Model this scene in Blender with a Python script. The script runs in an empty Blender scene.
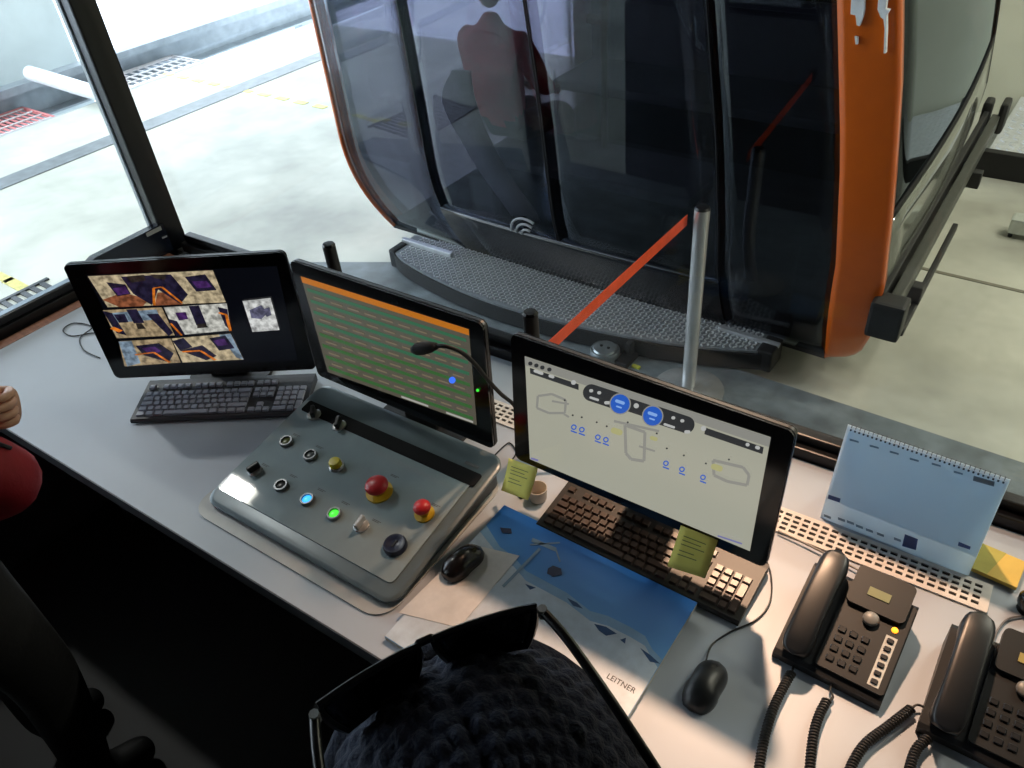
import bpy, bmesh, math, random
from mathutils import Vector, Matrix
random.seed(4)
PI = math.pi
S = bpy.context.scene
C = S.collection

# ------------------------------------------------------------------ camera
FPX = 785.0
CAMP = Vector((0, 0, 1.99))
dn = Vector((99, 970, FPX)).normalized()
aa = Vector((-1252, -490, FPX)).normalized()
Zc = -dn
Xc = (-aa - Zc * (-aa).dot(Zc)).normalized()
Yc = Zc.cross(Xc)
R = Matrix((Xc, Yc, Zc))                       # world = R @ cam(x right, y down, z forward)
cam = bpy.data.cameras.new('camera')
camo = bpy.data.objects.new('camera', cam)
C.objects.link(camo)
cam.sensor_width = 36
cam.lens = FPX / 1024 * 36
cam.clip_start = 0.02
cam.clip_end = 300
c0, c1, c2 = R.col[0], R.col[1], R.col[2]
camo.matrix_world = Matrix(((c0.x, -c1.x, -c2.x, CAMP.x), (c0.y, -c1.y, -c2.y, CAMP.y),
                            (c0.z, -c1.z, -c2.z, CAMP.z), (0, 0, 0, 1)))
S.camera = camo
S.view_settings.view_transform = 'Standard'
S.view_settings.look = 'None'
S.view_settings.gamma = 1
S.view_settings.use_curve_mapping = False
S.view_settings.exposure = 0.0

# ------------------------------------------------------------------ world: overcast winter sky
w = bpy.data.worlds.new('sky')
S.world = w
w.use_nodes = True
bg = w.node_tree.nodes['Background']
bg.inputs[0].default_value = (0.80, 0.90, 1.0, 1)
bg.inputs[1].default_value = 5.0

# ------------------------------------------------------------------ pixel -> place
def ray(px, py):
    return R @ Vector((px - 512, py - 384, FPX))
def P(px, py, z):
    r = ray(px, py); return CAMP + r * ((z - CAMP.z) / r.z)
def PY(px, py, y):
    r = ray(px, py); return CAMP + r * (y / r.y)
def PX(px, py, x):
    r = ray(px, py); return CAMP + r * (x / r.x)

# ------------------------------------------------------------------ materials
MATS = {}
def lin(c):
    c = c / 255.0
    return c / 12.92 if c <= 0.04045 else ((c + 0.055) / 1.055) ** 2.4
def rgb(c):
    return (lin(c[0]), lin(c[1]), lin(c[2]), 1)
def mat(name, col, rough=0.5, metal=0.0, var=0.06, scale=18.0, bump=0.0, bscale=60.0, emit=0.0, coat=0.0, stretch=None, spec=0.5):
    if name in MATS: return MATS[name]
    m = bpy.data.materials.new(name); m.use_nodes = True
    nt = m.node_tree; b = nt.nodes['Principled BSDF']
    b.inputs['Roughness'].default_value = rough
    b.inputs['Metallic'].default_value = metal
    b.inputs['Specular IOR Level'].default_value = spec
    b.inputs['Coat Weight'].default_value = coat
    b.inputs['Coat Roughness'].default_value = 0.05
    c = rgb(col)
    tc = nt.nodes.new('ShaderNodeTexCoord')
    src = tc.outputs['Object']
    if stretch:
        mp = nt.nodes.new('ShaderNodeMapping'); mp.inputs['Scale'].default_value = stretch
        nt.links.new(src, mp.inputs[0]); src = mp.outputs[0]
    if var > 0:
        n = nt.nodes.new('ShaderNodeTexNoise'); n.inputs['Scale'].default_value = scale
        n.inputs['Detail'].default_value = 5; n.inputs['Roughness'].default_value = 0.6
        nt.links.new(src, n.inputs['Vector'])
        r = nt.nodes.new('ShaderNodeValToRGB')
        lo = [max(0, x * (1 - 2.2 * var)) for x in c[:3]]; hi = [min(1, x * (1 + 2.2 * var)) for x in c[:3]]
        r.color_ramp.elements[0].position = 0.3; r.color_ramp.elements[1].position = 0.7
        r.color_ramp.elements[0].color = (*lo, 1); r.color_ramp.elements[1].color = (*hi, 1)
        nt.links.new(n.outputs['Fac'], r.inputs[0]); nt.links.new(r.outputs[0], b.inputs['Base Color'])
        if emit: nt.links.new(r.outputs[0], b.inputs['Emission Color'])
    else:
        b.inputs['Base Color'].default_value = c
    if emit:
        if var <= 0: b.inputs['Emission Color'].default_value = c
        b.inputs['Emission Strength'].default_value = emit
    if bump > 0:
        n2 = nt.nodes.new('ShaderNodeTexNoise'); n2.inputs['Scale'].default_value = bscale
        n2.inputs['Detail'].default_value = 4
        nt.links.new(src, n2.inputs['Vector'])
        bu = nt.nodes.new('ShaderNodeBump'); bu.inputs['Strength'].default_value = bump; bu.inputs['Distance'].default_value = 0.01
        nt.links.new(n2.outputs['Fac'], bu.inputs['Height']); nt.links.new(bu.outputs[0], b.inputs['Normal'])
    MATS[name] = m
    return m
def glass(name, tint, ior=1.45, rough=0.0, add=0.0):
    """thin sheet glass: tinted see-through plus a mirror reflection by Fresnel"""
    if name in MATS: return MATS[name]
    m = bpy.data.materials.new(name); m.use_nodes = True
    nt = m.node_tree
    for n in list(nt.nodes):
        if n.type != 'OUTPUT_MATERIAL': nt.nodes.remove(n)
    out = [n for n in nt.nodes if n.type == 'OUTPUT_MATERIAL'][0]
    t = nt.nodes.new('ShaderNodeBsdfTransparent'); t.inputs[0].default_value = (*tint, 1)
    g = nt.nodes.new('ShaderNodeBsdfGlossy'); g.inputs['Roughness'].default_value = rough
    g.inputs[0].default_value = (0.78, 0.89, 1, 1)
    # Schlick Fresnel, the same from both sides of the sheet
    lw = nt.nodes.new('ShaderNodeLayerWeight')
    pw = nt.nodes.new('ShaderNodeMath'); pw.operation = 'POWER'; pw.inputs[1].default_value = 5.0
    r0 = ((ior - 1) / (ior + 1)) ** 2
    ml = nt.nodes.new('ShaderNodeMath'); ml.operation = 'MULTIPLY_ADD'; ml.inputs[1].default_value = 1 - r0; ml.inputs[2].default_value = r0
    nt.links.new(lw.outputs['Facing'], pw.inputs[0]); nt.links.new(pw.outputs[0], ml.inputs[0])
    mx = nt.nodes.new('ShaderNodeMixShader')
    nt.links.new(ml.outputs[0], mx.inputs[0]); nt.links.new(t.outputs[0], mx.inputs[1]); nt.links.new(g.outputs[0], mx.inputs[2])
    nt.links.new(mx.outputs[0], out.inputs[0])
    MATS[name] = m
    return m
def screen(name, col, strength):
    """a lit patch of a display under its glossy cover"""
    m = mat(name, col, 0.16, 0, 0.0, emit=strength)
    m.node_tree.nodes['Principled BSDF'].inputs['Base Color'].default_value = (.006, .006, .007, 1)
    return m

black = mat('black_plastic', (22, 23, 26), 0.38, var=0.05)
gloss_black = mat('gloss_black', (10, 11, 14), 0.12, var=0.02)
matte_black = mat('matte_black', (16, 16, 18), 0.6, var=0.08)
dark_steel = mat('dark_steel', (34, 36, 42), 0.35, 0.6)
chrome = mat('brushed_steel', (206, 208, 210), 0.24, 0.55, 0.04, 40, stretch=(30, 30, 1))
white_lam = mat('desk_laminate', (176, 185, 198), 0.42, var=0.015, scale=3)
concrete = mat('hall_concrete', (186, 187, 176), 0.5, var=0.17, scale=0.9, bump=0.05, bscale=5)
kerbmat = mat('platform_concrete', (104, 114, 120), 0.5, var=0.22, scale=5, bump=0.15, bscale=14)
orange = mat('orange_paint', (212, 98, 20), 0.3, var=0.02, coat=0.5)
tread = mat('tread_aluminium', (206, 210, 214), 0.3, 0.35, 0.05, 25)
cab_glass = glass('tinted_cabin_glass', (0.52, 0.52, 0.57), 1.6, 0.008)
booth_glass = glass('booth_window_glass', (0.93, 0.95, 0.95), 1.25, 0.0)

# ------------------------------------------------------------------ mesh helpers
def bm_new(): return bmesh.new()
def link(name, me, parent=None, m=None, loc=None, smooth=False):
    o = bpy.data.objects.new(name, me); C.objects.link(o)
    if parent is not None: o.parent = parent
    if loc is not None: o.location = loc
    if m is not None and len(me.materials) == 0: me.materials.append(m)
    if smooth:
        for p in me.polygons: p.use_smooth = True
    return o
def obj(name, bm, m=None, parent=None, loc=None, smooth=False, auto=None):
    bmesh.ops.recalc_face_normals(bm, faces=bm.faces)
    me = bpy.data.meshes.new(name); bm.to_mesh(me); bm.free()
    o = link(name, me, parent, m, loc, smooth or auto is not None)
    if auto is not None:
        me.set_sharp_from_angle(angle=math.radians(auto))
    return o
def box(bm, lo, hi, bev=0.0, seg=2, mi=0):
    lo = Vector(lo); hi = Vector(hi)
    M = Matrix.Translation((lo + hi) / 2) @ Matrix.Diagonal((*(hi - lo), 1))
    r = bmesh.ops.create_cube(bm, size=1, matrix=M)
    vs = r['verts']
    if bev > 0:
        es = list({e for v in vs for e in v.link_edges})
        rr = bmesh.ops.bevel(bm, geom=es, offset=bev, segments=seg, profile=0.6, affect='EDGES')
        fs = rr['faces']
    if mi:
        for v in vs:
            if v.is_valid:
                for f in v.link_faces: f.material_index = mi
    return bm
def bx(lo, hi, bev=0.0, seg=2): return box(bm_new(), lo, hi, bev, seg)
def cyl(bm, p0, p1, r0, r1=None, n=20, caps=True):
    p0 = Vector(p0); p1 = Vector(p1); r1 = r0 if r1 is None else r1
    d = p1 - p0; L = d.length
    q = Vector((0, 0, 1)).rotation_difference(d.normalized())
    M = Matrix.Translation((p0 + p1) / 2) @ q.to_matrix().to_4x4()
    bmesh.ops.create_cone(bm, cap_ends=caps, cap_tris=False, segments=n, radius1=r0, radius2=r1, depth=L, matrix=M)
    return bm
def lathe(bm, prof, n=28, M=None):
    M = M or Matrix()
    rings = []
    for r, z in prof:
        if r < 1e-6: rings.append([bm.verts.new(M @ Vector((0, 0, z)))])
        else: rings.append([bm.verts.new(M @ Vector((r * math.cos(2 * PI * i / n), r * math.sin(2 * PI * i / n), z))) for i in range(n)])
    for a, b in zip(rings, rings[1:]):
        for i in range(n):
            j = (i + 1) % n
            q = [a[i % len(a)], a[j % len(a)], b[j % len(b)], b[i % len(b)]]
            q2 = []
            for v in q:
                if v not in q2: q2.append(v)
            if len(q2) > 2: bm.faces.new(q2)
    return bm
def prism(bm, pts, h0, h1, axis='z'):
    """outline pts (2D) extruded h0..h1"""
    def mk(p, h):
        if axis == 'z': return Vector((p[0], p[1], h))
        if axis == 'y': return Vector((p[0], h, p[1]))
        return Vector((h, p[0], p[1]))
    a = [bm.verts.new(mk(p, h0)) for p in pts]; b = [bm.verts.new(mk(p, h1)) for p in pts]
    bm.faces.new(a); bm.faces.new(b)
    n = len(pts)
    for i in range(n): bm.faces.new((a[i], a[(i + 1) % n], b[(i + 1) % n], b[i]))
    return bm
def rrect(x0, y0, x1, y1, r, n=5):
    out = []
    for cx, cy, a0 in ((x1 - r, y1 - r, 0), (x0 + r, y1 - r, 90), (x0 + r, y0 + r, 180), (x1 - r, y0 + r, 270)):
        for i in range(n + 1):
            a = math.radians(a0 + 90 * i / n); out.append((cx + r * math.cos(a), cy + r * math.sin(a)))
    return out
def smooth_path(pts, sub=6):
    pts = [Vector(p) for p in pts]; out = []
    n = len(pts)
    for i in range(n - 1):
        p0 = pts[max(0, i - 1)]; p1 = pts[i]; p2 = pts[i + 1]; p3 = pts[min(n - 1, i + 2)]
        for k in range(sub):
            t = k / sub
            out.append(0.5 * ((2 * p1) + (p2 - p0) * t + (2 * p0 - 5 * p1 + 4 * p2 - p3) * t * t + (3 * p1 - p0 - 3 * p2 + p3) * t ** 3))
    out.append(pts[-1]); return out
def tube(bm, path, r, n=8):
    path = [Vector(p) for p in path]
    rad = r if isinstance(r, (list, tuple)) else [r] * len(path)
    t0 = (path[1] - path[0]).normalized()
    u = t0.orthogonal().normalized(); rings = []
    for i, p in enumerate(path):
        t = (path[min(i + 1, len(path) - 1)] - path[max(0, i - 1)]).normalized()
        u = (u - t * u.dot(t)).normalized(); v = t.cross(u)
        rings.append([bm.verts.new(p + (u * math.cos(2 * PI * k / n) + v * math.sin(2 * PI * k / n)) * rad[i]) for k in range(n)])
    for a, b in zip(rings, rings[1:]):
        for k in range(n): bm.faces.new((a[k], a[(k + 1) % n], b[(k + 1) % n], b[k]))
    bm.faces.new(rings[0][::-1]); bm.faces.new(rings[-1])
    return bm
def coil(bm, path, rc, rt, pitch, n=5, seg=9):
    path = smooth_path(path, 14)
    L = [0]
    for a, b in zip(path, path[1:]): L.append(L[-1] + (b - a).length)
    tot = L[-1]; N = int(tot / pitch * seg); pts = []
    j = 0; u = (path[1] - path[0]).orthogonal().normalized()
    for i in range(N + 1):
        s = tot * i / N
        while j < len(L) - 2 and L[j + 1] < s: j += 1
        f = (s - L[j]) / max(1e-9, L[j + 1] - L[j])
        p = path[j].lerp(path[j + 1], f); t = (path[j + 1] - path[j]).normalized()
        u = (u - t * u.dot(t)).normalized(); v = t.cross(u)
        a = 2 * PI * s / pitch
        pts.append(p + (u * math.cos(a) + v * math.sin(a)) * rc)
    return tube(bm, pts, rt, n)
def grid(bm, fn, us, vs, mi=0):
    g = [[bm.verts.new(fn(u, v)) for u in us] for v in vs]
    for j in range(len(vs) - 1):
        for i in range(len(us) - 1):
            f = bm.faces.new((g[j][i], g[j][i + 1], g[j + 1][i + 1], g[j + 1][i])); f.material_index = mi
    return bm
def solid(o, t, off=-1):
    md = o.modifiers.new('thickness', 'SOLIDIFY'); md.thickness = t; md.offset = off
    return o
def frange(a, b, n): return [a + (b - a) * i / n for i in range(n + 1)]
def interp(tab, z):
    if z <= tab[0][0]: return tab[0][1]
    for (a, b), (c, d) in zip(tab, tab[1:]):
        if z <= c: return b + (d - b) * (z - a) / (c - a)
    return tab[-1][1]
def tag(o, label=None, cat=None, group=None, kind=None):
    if label: o['label'] = label
    if cat: o['category'] = cat
    if group: o['group'] = group
    if kind: o['kind'] = kind
    return o
def thing(name, label, cat, loc=(0, 0, 0), rz=0, group=None):
    o = bpy.data.objects.new(name, None); C.objects.link(o)
    o.empty_display_size = 0.05
    o.location = loc; o.rotation_euler = (0, 0, rz)
    return tag(o, label, cat, group)
def struct(name, bm, m, parent=None, **k):
    o = obj(name, bm, m, parent, **k)
    if parent is None: o['kind'] = 'structure'
    return o
class Frame:
    """a flat face in space: origin, x along, y up the face, z out of it"""
    def __init__(s, o, ux, up):
        s.o = Vector(o); s.x = Vector(ux).normalized(); s.y = Vector(up).normalized(); s.z = s.x.cross(s.y)
    def mat(s):
        return Matrix(((s.x.x, s.y.x, s.z.x, s.o.x), (s.x.y, s.y.y, s.z.y, s.o.y), (s.x.z, s.y.z, s.z.z, s.o.z), (0, 0, 0, 1)))
    def loc(s, px, py, lift=0.0):
        r = ray(px, py); o = s.o + s.z * lift
        t = (o - CAMP).dot(s.z) / r.dot(s.z)
        d = CAMP + r * t - s.o
        return (d.dot(s.x), d.dot(s.y))
def flat(name, polys, m, parent, z):
    """flat print: polygons in a face's own x, y, as one thin mesh"""
    bm = bm_new()
    for p in polys:
        vs = [bm.verts.new((a, b, z)) for a, b in p]
        bm.faces.new(vs)
    me = bpy.data.meshes.new(name); bm.to_mesh(me); bm.free()
    # face the print outwards
    me2 = me
    for pl in me.polygons:
        if pl.normal.z < 0: pl.flip()
    return link(name, me2, parent, m)
def strip2(p, q, wd):
    dx, dy = q[0] - p[0], q[1] - p[1]; l = math.hypot(dx, dy) or 1
    nx, ny = -dy / l * wd / 2, dx / l * wd / 2
    return [(p[0] + nx, p[1] + ny), (q[0] + nx, q[1] + ny), (q[0] - nx, q[1] - ny), (p[0] - nx, p[1] - ny)]
def disc2(c, r, n=18, sy=1.0):
    return [(c[0] + r * math.cos(2 * PI * i / n), c[1] + r * sy * math.sin(2 * PI * i / n)) for i in range(n)]
def text_mesh(name, body, size, m, parent, loc, rot=(0, 0, 0), depth=0.0003):
    cu = bpy.data.curves.new(name, 'FONT'); cu.body = body; cu.size = size; cu.extrude = depth
    o = bpy.data.objects.new(name, cu); C.objects.link(o)
    dg = bpy.context.evaluated_depsgraph_get()
    me = bpy.data.meshes.new_from_object(o.evaluated_get(dg))
    bpy.data.objects.remove(o); bpy.data.curves.remove(cu)
    me.materials.clear(); me.materials.append(m)
    t = bpy.data.objects.new(name, me); C.objects.link(t)
    t.parent = parent; t.location = loc; t.rotation_euler = rot
    return t

# ================================================================== THE SETTING
FZ = -0.47            # hall floor
PZ = -0.41            # boarding platform
DZ = 0.74             # desk top
wallmat = mat('hall_wall_paint', (214, 216, 200), 0.7, var=0.03, scale=2, bump=0.05, bscale=30)
boothwall = mat('booth_wall_panel', (64, 62, 60), 0.7, var=0.05)
boothfloor = mat('booth_floor_vinyl', (15, 15, 17), 0.6, var=0.1, scale=8)
# hall floor (ends at the open side of the hall)
struct('hall_floor', bx((-8.33, -7, FZ - 0.2), (6, 6.9, FZ)), concrete)
struct('floor', bx((-2.45, -2.3, -0.1), (2.1, 1.19, 0)), boothfloor)
struct('wall_back', bx((-4.2, 6.9, FZ - 0.2), (6, 7.1, 4.2)), wallmat)
struct('wall_right', bx((6, -7, FZ - 0.2), (6.2, 7.1, 4.2)), wallmat)
struct('wall_rear', bx((-8.3, -7.2, FZ - 0.2), (6.2, -7, 4.2)), wallmat)
struct('ceiling', bx((-8.6, -7.2, 4.2), (6.2, 7.1, 4.4)), mat('hall_ceiling', (150, 150, 146), 0.8, var=0.04))
struct('ceiling_booth', bx((-2.5, -2.35, 2.45), (2.15, 2.0, 2.52)), boothwall)
struct('wall_booth_rear', bx((-2.5, -2.4, -0.1), (2.15, -2.3, 2.45)), boothwall)
struct('wall_booth_right', bx((2.1, -2.3, -0.1), (2.2, 1.4, 2.45)), boothwall)
wy = lambda x: 1.20 + .049 * (x + 2.45)          # the window front is turned a little against the side wall
struct('wall_booth_front', prism(bm_new(), [(-2.52, wy(-2.52)), (2.2, wy(2.2)), (2.2, wy(2.2) + .08), (-2.52, wy(-2.52) + .08)], FZ, 0.735), mat('booth_cladding', (84, 88, 92), 0.5, 0.3))
struct('wall_booth_left', bx((-2.52, -2.3, FZ), (-2.46, 1.19, 0.735)), MATS['booth_cladding'])
# boarding platform
pl = [P(178, 242, PZ), P(290, 262, PZ), P(390, 262, PZ)]
pts = [(-4.9, 1.9), (pl[0].x, pl[0].y), (pl[1].x, pl[1].y), (pl[2].x, pl[2].y), (-2.6, 2.93), (-0.5, 2.94), (6, 2.95), (6, wy(6) + .085), (2.21, wy(2.21) + .085), (-2.53, wy(-2.53) + .085), (-3.6, 1.3)]
struct('platform', prism(bm_new(), pts, FZ + 0.001, PZ), kerbmat)
# floor joint on the far side
struct('trim_1', bx((-1.6, 4.36, FZ), (6, 4.385, FZ + 0.004)), mat('joint_sealant', (120, 118, 104), 0.8))
# drain channel across the hall floor
struct('trim_2', bx((-7.3, -7, FZ), (-7.06, 6.9, FZ + 0.006)), mat('drain_channel', (120, 126, 130), 0.5, 0.3, 0.1, 10))
# yellow dashed guide line
yel = mat('yellow_floor_paint', (224, 214, 128), 0.6, var=0.12, scale=20)
guide = thing('floor_marking', 'dashed yellow guide line painted across the concrete hall floor', 'floor marking', (0, 0, FZ))
y0 = P(160, 75, FZ); y1 = P(330, 108, FZ)
for i in range(14):
    x = y0.x + 0.27 * i
    obj('dash', bx((x, 4.73, 0.0), (x + 0.15, 4.80, 0.004)), yel, guide)
g2 = thing('floor_marking', 'short yellow dashes on the hall floor beside the floor grate', 'floor marking', (0, 0, FZ))
for a, b in (((-2, 275), (6, 279)), ((9, 280), (19, 287))):
    q = P(*a, FZ); r = P(*b, FZ)
    obj('dash', bx((q.x - .02, min(q.y, r.y) - .03, 0.0), (r.x + .06, max(q.y, r.y) + .03, 0.004)), yel, g2)
# floor grate left of the booth
gp = [P(0, 328, FZ), P(-20, 310, FZ), P(35, 283, FZ), P(60, 298, FZ)]
gt = thing('floor_grate', 'dark bar grate set in the hall floor outside the side window', 'grate', (-4.9, 1.3, FZ))
obj('frame_rail', bx((-.36, -.62, 0), (-.33, .37, .012)), dark_steel, gt); obj('frame_rail', bx((.25, -.62, 0), (.28, .37, .012)), dark_steel, gt)
for i in range(15):
    obj('bar', bx((-.33, -.60 + i * .064, 0), (.25, -.565 + i * .064, .010)), dark_steel, gt)

# the open side: pit edge, snow, beams
struct('snow_field', bx((-60, -40, -2.3), (-8.4, 60, -2.2)), mat('snow', (240, 244, 250), 0.8, var=0.02, scale=0.4, bump=0.2, bscale=2))
struct('platform_edge', bx((-8.36, -7, FZ - 1.6), (-8.332, 6.9, FZ + 0.001)), mat('edge_concrete', (170, 176, 178), 0.7, var=0.06))
steel = mat('galvanised_beam', (146, 154, 160), 0.45, 0.5, 0.08, 6)
bt = thing('steel_beam', 'long galvanised steel channel beam along the open side of the hall', 'beam', (-9.7, 4.5, -0.75))
obj('web', bx((-.02, -14, 0), (.02, 9, .28)), steel, bt)
obj('flange', bx((-.22, -14, .28), (.22, 9, .30)), steel, bt)
obj('flange', bx((-.22, -14, -.02), (.22, 9, 0)), steel, bt)
obj('lip', bx((.20, -14, .30), (.22, 9, .36)), steel, bt)
obj('post', bx((-.1, -2, -1.45), (.1, -1.8, -.02)), steel, bt)
obj('post', bx((-.1, 3.2, -1.45), (.1, 3.4, -.02)), steel, bt)
q0 = P(30, 72, -0.45); q1 = P(105, 95, -0.45)
tag(obj('cross_pipe', cyl(bm_new(), P(30, 73, -.29), P(106, 96, -.385), .075), mat('white_pipe', (226, 234, 238), 0.4), smooth=False, auto=40),
    'white round pipe bridging the gap from steel beam to floor edge', 'pipe')
ct = P(0, 75, PZ); cr = P(85, 52, PZ)
tag(obj('concrete_column', bx((-11.4, 3.25, -2.2), (-10.2, 4.72, 5), .02), mat('column_concrete', (196, 206, 206), 0.7, var=0.05, scale=1.5, bump=.08, bscale=8)),
    'thick pale concrete column standing outside behind the steel beam', 'column')
# wire crates / red netting in the gap
redn = mat('red_netting', (206, 126, 126), 0.7); wiremat = mat('pale_mesh_wire', (214, 208, 208), 0.5)
for k, (ya, yb, lab) in enumerate(((2.1, 3.66, 'red and white safety netting in the gap before the white pipe'), (4.2, 5.6, 'pale wire netting in the gap beyond the white pipe'))):
    t = thing('safety_net', lab, 'net', (-9.0, (ya + yb) / 2, -0.66))
    hl = (yb - ya) / 2
    fr = bm_new(); box(fr, (-.62, -hl, 0), (-.59, hl, .03)); box(fr, (.52, -hl, 0), (.55, hl, .03)); box(fr, (-.62, -hl, 0), (.55, -hl + .03, .03)); box(fr, (-.62, hl - .03, 0), (.55, hl, .03))
    obj('frame', fr, redn if k == 0 else wiremat, t)
    n = 26 if k == 0 else 14
    nb = bm_new()
    for i in range(n):
        yy = -hl + (i + .5) * 2 * hl / n
        box(nb, (-.6, yy - .012, .008), (.53, yy + .012, .018))
    o = obj('strands', nb, wiremat if k else redn, t); o['kind'] = 'stuff'
    nb = bm_new()
    for i in range(6):
        xx = -.55 + i * .2
        box(nb, (xx - .012, -hl, .018), (xx + .012, hl, .028))
    o = obj('cross_strands', nb, wiremat, t); o['kind'] = 'stuff'

# far checker-plate platform
fp = thing('loading_ramp', 'checker plate loading ramp with black front beam beside the far wall', 'ramp', (0, 5.75, FZ))
obj('deck', bx((-.55, 0.05, .10), (5.8, 1.12, .16)), tread, fp)
obj('front_beam', bx((-.6, -.02, -0.0), (5.8, .05, .17), .008), matte_black, fp)
nb = bm_new()
for i in range(30):
    for j in range(16):
        x = -.5 + i * .065; y = .1 + j * .064
        a = PI / 4 if (i + j) % 2 else -PI / 4
        M = Matrix.Translation((x, y, .162)) @ Matrix.Rotation(a, 4, 'Z') @ Matrix.Diagonal((.045, .016, .006, 1))
        bmesh.ops.create_cube(nb, size=1, matrix=M)
o = obj('checker_studs', nb, tread, fp); o['kind'] = 'stuff'

# hall lamps
lampmat = mat('lamp_tube_glow', (255, 244, 214), 0.4, var=0, emit=9.0)
for i, (x, y) in enumerate(((1.6, 3.9), (1.6, 5.8), (4.2, 3.9), (-2.0, 4.9), (-4.42, 1.12))):
    t = thing('ceiling_lamp', ['long tube lamp on the hall ceiling over the ramp approach', 'long tube lamp on the hall ceiling near the far wall', 'long tube lamp on the hall ceiling at the right side', 'long tube lamp on the hall ceiling above the gondola', 'short panel lamp on the hall ceiling outside the side window'][i], 'lamp', (x, y, 4.2), 0, 'hall tube lamps')
    obj('housing', bx((-.75, -.09, -.07), (.75, .09, 0), .01), mat('lamp_housing', (220, 220, 216), 0.5), t)
    if i < 4: obj('tube', cyl(bm_new(), (-.72, 0, -.1), (.72, 0, -.1), .022, n=12), lampmat, t)
    else: obj('diffuser', bx((-.13, -.08, -.10), (.13, .08, -.07), .01), mat('panel_lamp_glow', (255, 248, 236), .4, var=0, emit=22.0), t)
    L = bpy.data.lights.new('tube_light', 'AREA'); L.shape = 'RECTANGLE'; L.size = 1.45; L.size_y = .12
    L.energy = (78, 78, 78, 36, 50)[i]; L.color = (1.0, 0.93, 0.76) if i < 4 else (1.0, .97, .92)
    if i == 4: L.size = .24; L.size_y = .14
    lo = bpy.data.objects.new('tube_light', L); C.objects.link(lo); lo.parent = t; lo.location = (0, 0, -.13)
# warm spotlight under the booth eave, aimed through the window at the desk
t = thing('spotlight', 'warm round spotlight under the booth eave outside the window', 'lamp', (-0.62, 1.75, 2.45))
aim = (Vector((-.12, .80, .75)) - Vector((-.62, 1.75, 2.36))).normalized()
Ma = Matrix.Translation((0, 0, -.09)) @ aim.to_track_quat('-Z', 'Y').to_matrix().to_4x4()
obj('housing', lathe(bm_new(), [(0, .06), (.05, .06), (.065, .0), (.07, -.03), (.062, -.03), (.055, -.005), (0, -.005)], 28, Ma), MATS['lamp_housing'], t, auto=40)
obj('stem', cyl(bm_new(), (0, 0, -.06), (0, 0, 0), .012, n=12), MATS['lamp_housing'], t)
obj('diffuser', lathe(bm_new(), [(0, -.018), (.055, -.018), (.055, -.010), (0, -.010)], 28, Ma), mat('warm_diffuser', (255, 206, 160), 0.5, var=0, emit=6), t)
L = bpy.data.lights.new('spot_glow', 'AREA'); L.shape = 'DISK'; L.size = .09; L.energy = 8.5; L.spread = 1.1; L.color = (1.0, .60, .38)
lo = bpy.data.objects.new('spot_glow', L); C.objects.link(lo); lo.parent = t; lo.matrix_local = Ma @ Matrix.Translation((0, 0, -.035))

# ---------------------------------------------------------------- booth windows
framem = mat('window_frame_black', (20, 22, 27), 0.32, 0.3)
w1 = tag(bpy.data.objects.new('window_1', None), kind='structure'); C.objects.link(w1); w1.location = (-2.45, 1.20, .74); w1.rotation_euler = (0, 0, .049)
obj('sill_rail', box(box(bm_new(), (0.04, 0, -.005), (4.55, .07, .028), .004), (0.04, .02, .028), (4.55, .05, .05), .004), framem, w1)
obj('head_rail', bx((0.04, 0, 1.65), (4.55, .07, 1.71)), framem, w1)
obj('pane', bx((0.04, .03, .045), (2.9, .036, 1.66)), booth_glass, w1)
obj('pane', bx((2.95, .03, .045), (4.55, .036, 1.66)), booth_glass, w1)
obj('mullion', bx((2.89, .0, .045), (2.96, .07, 1.66), .004), framem, w1)
# corner post and left window
w2 = tag(bpy.data.objects.new('window_2', None), kind='structure'); C.objects.link(w2); w2.location = (-2.45, 1.2, .74)
obj('corner_post', bx((-.06, -.03, -.02), (.005, .05, 1.71), .006), framem, w2)
obj('post_trim', bx((-.062, -.035, -.02), (-.045, -.026, 1.71)), mat('post_seal_grey', (170, 178, 184), 0.4), w2)
obj('sill_rail', box(box(bm_new(), (-.05, -3.4, -.01), (0, -.02, .03), .004), (-.035, -3.4, .03), (-.01, -.02, .055), .004), framem, w2)
obj('rail_inlay', bx((-.04, -3.4, .0555), (-.016, -.3, .0575)), mat('rail_inlay_grey', (120, 134, 146), 0.35, .5), w2)
obj('head_rail', bx((-.05, -3.4, 1.65), (0, -.02, 1.71)), framem, w2)
obj('pane', bx((-.028, -3.4, .05), (-.022, -.02, 1.66)), booth_glass, w2)
obj('bolt', lathe(bm_new(), [(0, .012), (.008, .01), (.01, 0), (0, 0)], 14, Matrix.Translation((.004, -.63, .03))), chrome, w2)
# dark box by the corner post
bxo = thing('wall_box', 'flat dark box with rounded top corner mounted beside the window corner post', 'box', (-2.44, 0.9, .745))
obj('case', prism(bm_new(), [(0.0, 0), (.285, 0), (.285, .1), (.03, .097), (.012, .09), (0, .075)], -.028, .002, 'x'), mat('navy_black_case', (20, 26, 40), 0.25, .1), bxo)
obj('sticker', bx((.0025, .215, .082), (.0035, .272, .096)), mat('grey_label', (150, 152, 150), 0.5), bxo)
obj('hook', cyl(bm_new(), (.003, .262, .055), (.008, .278, .056), .003, n=8), chrome, bxo)

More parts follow.
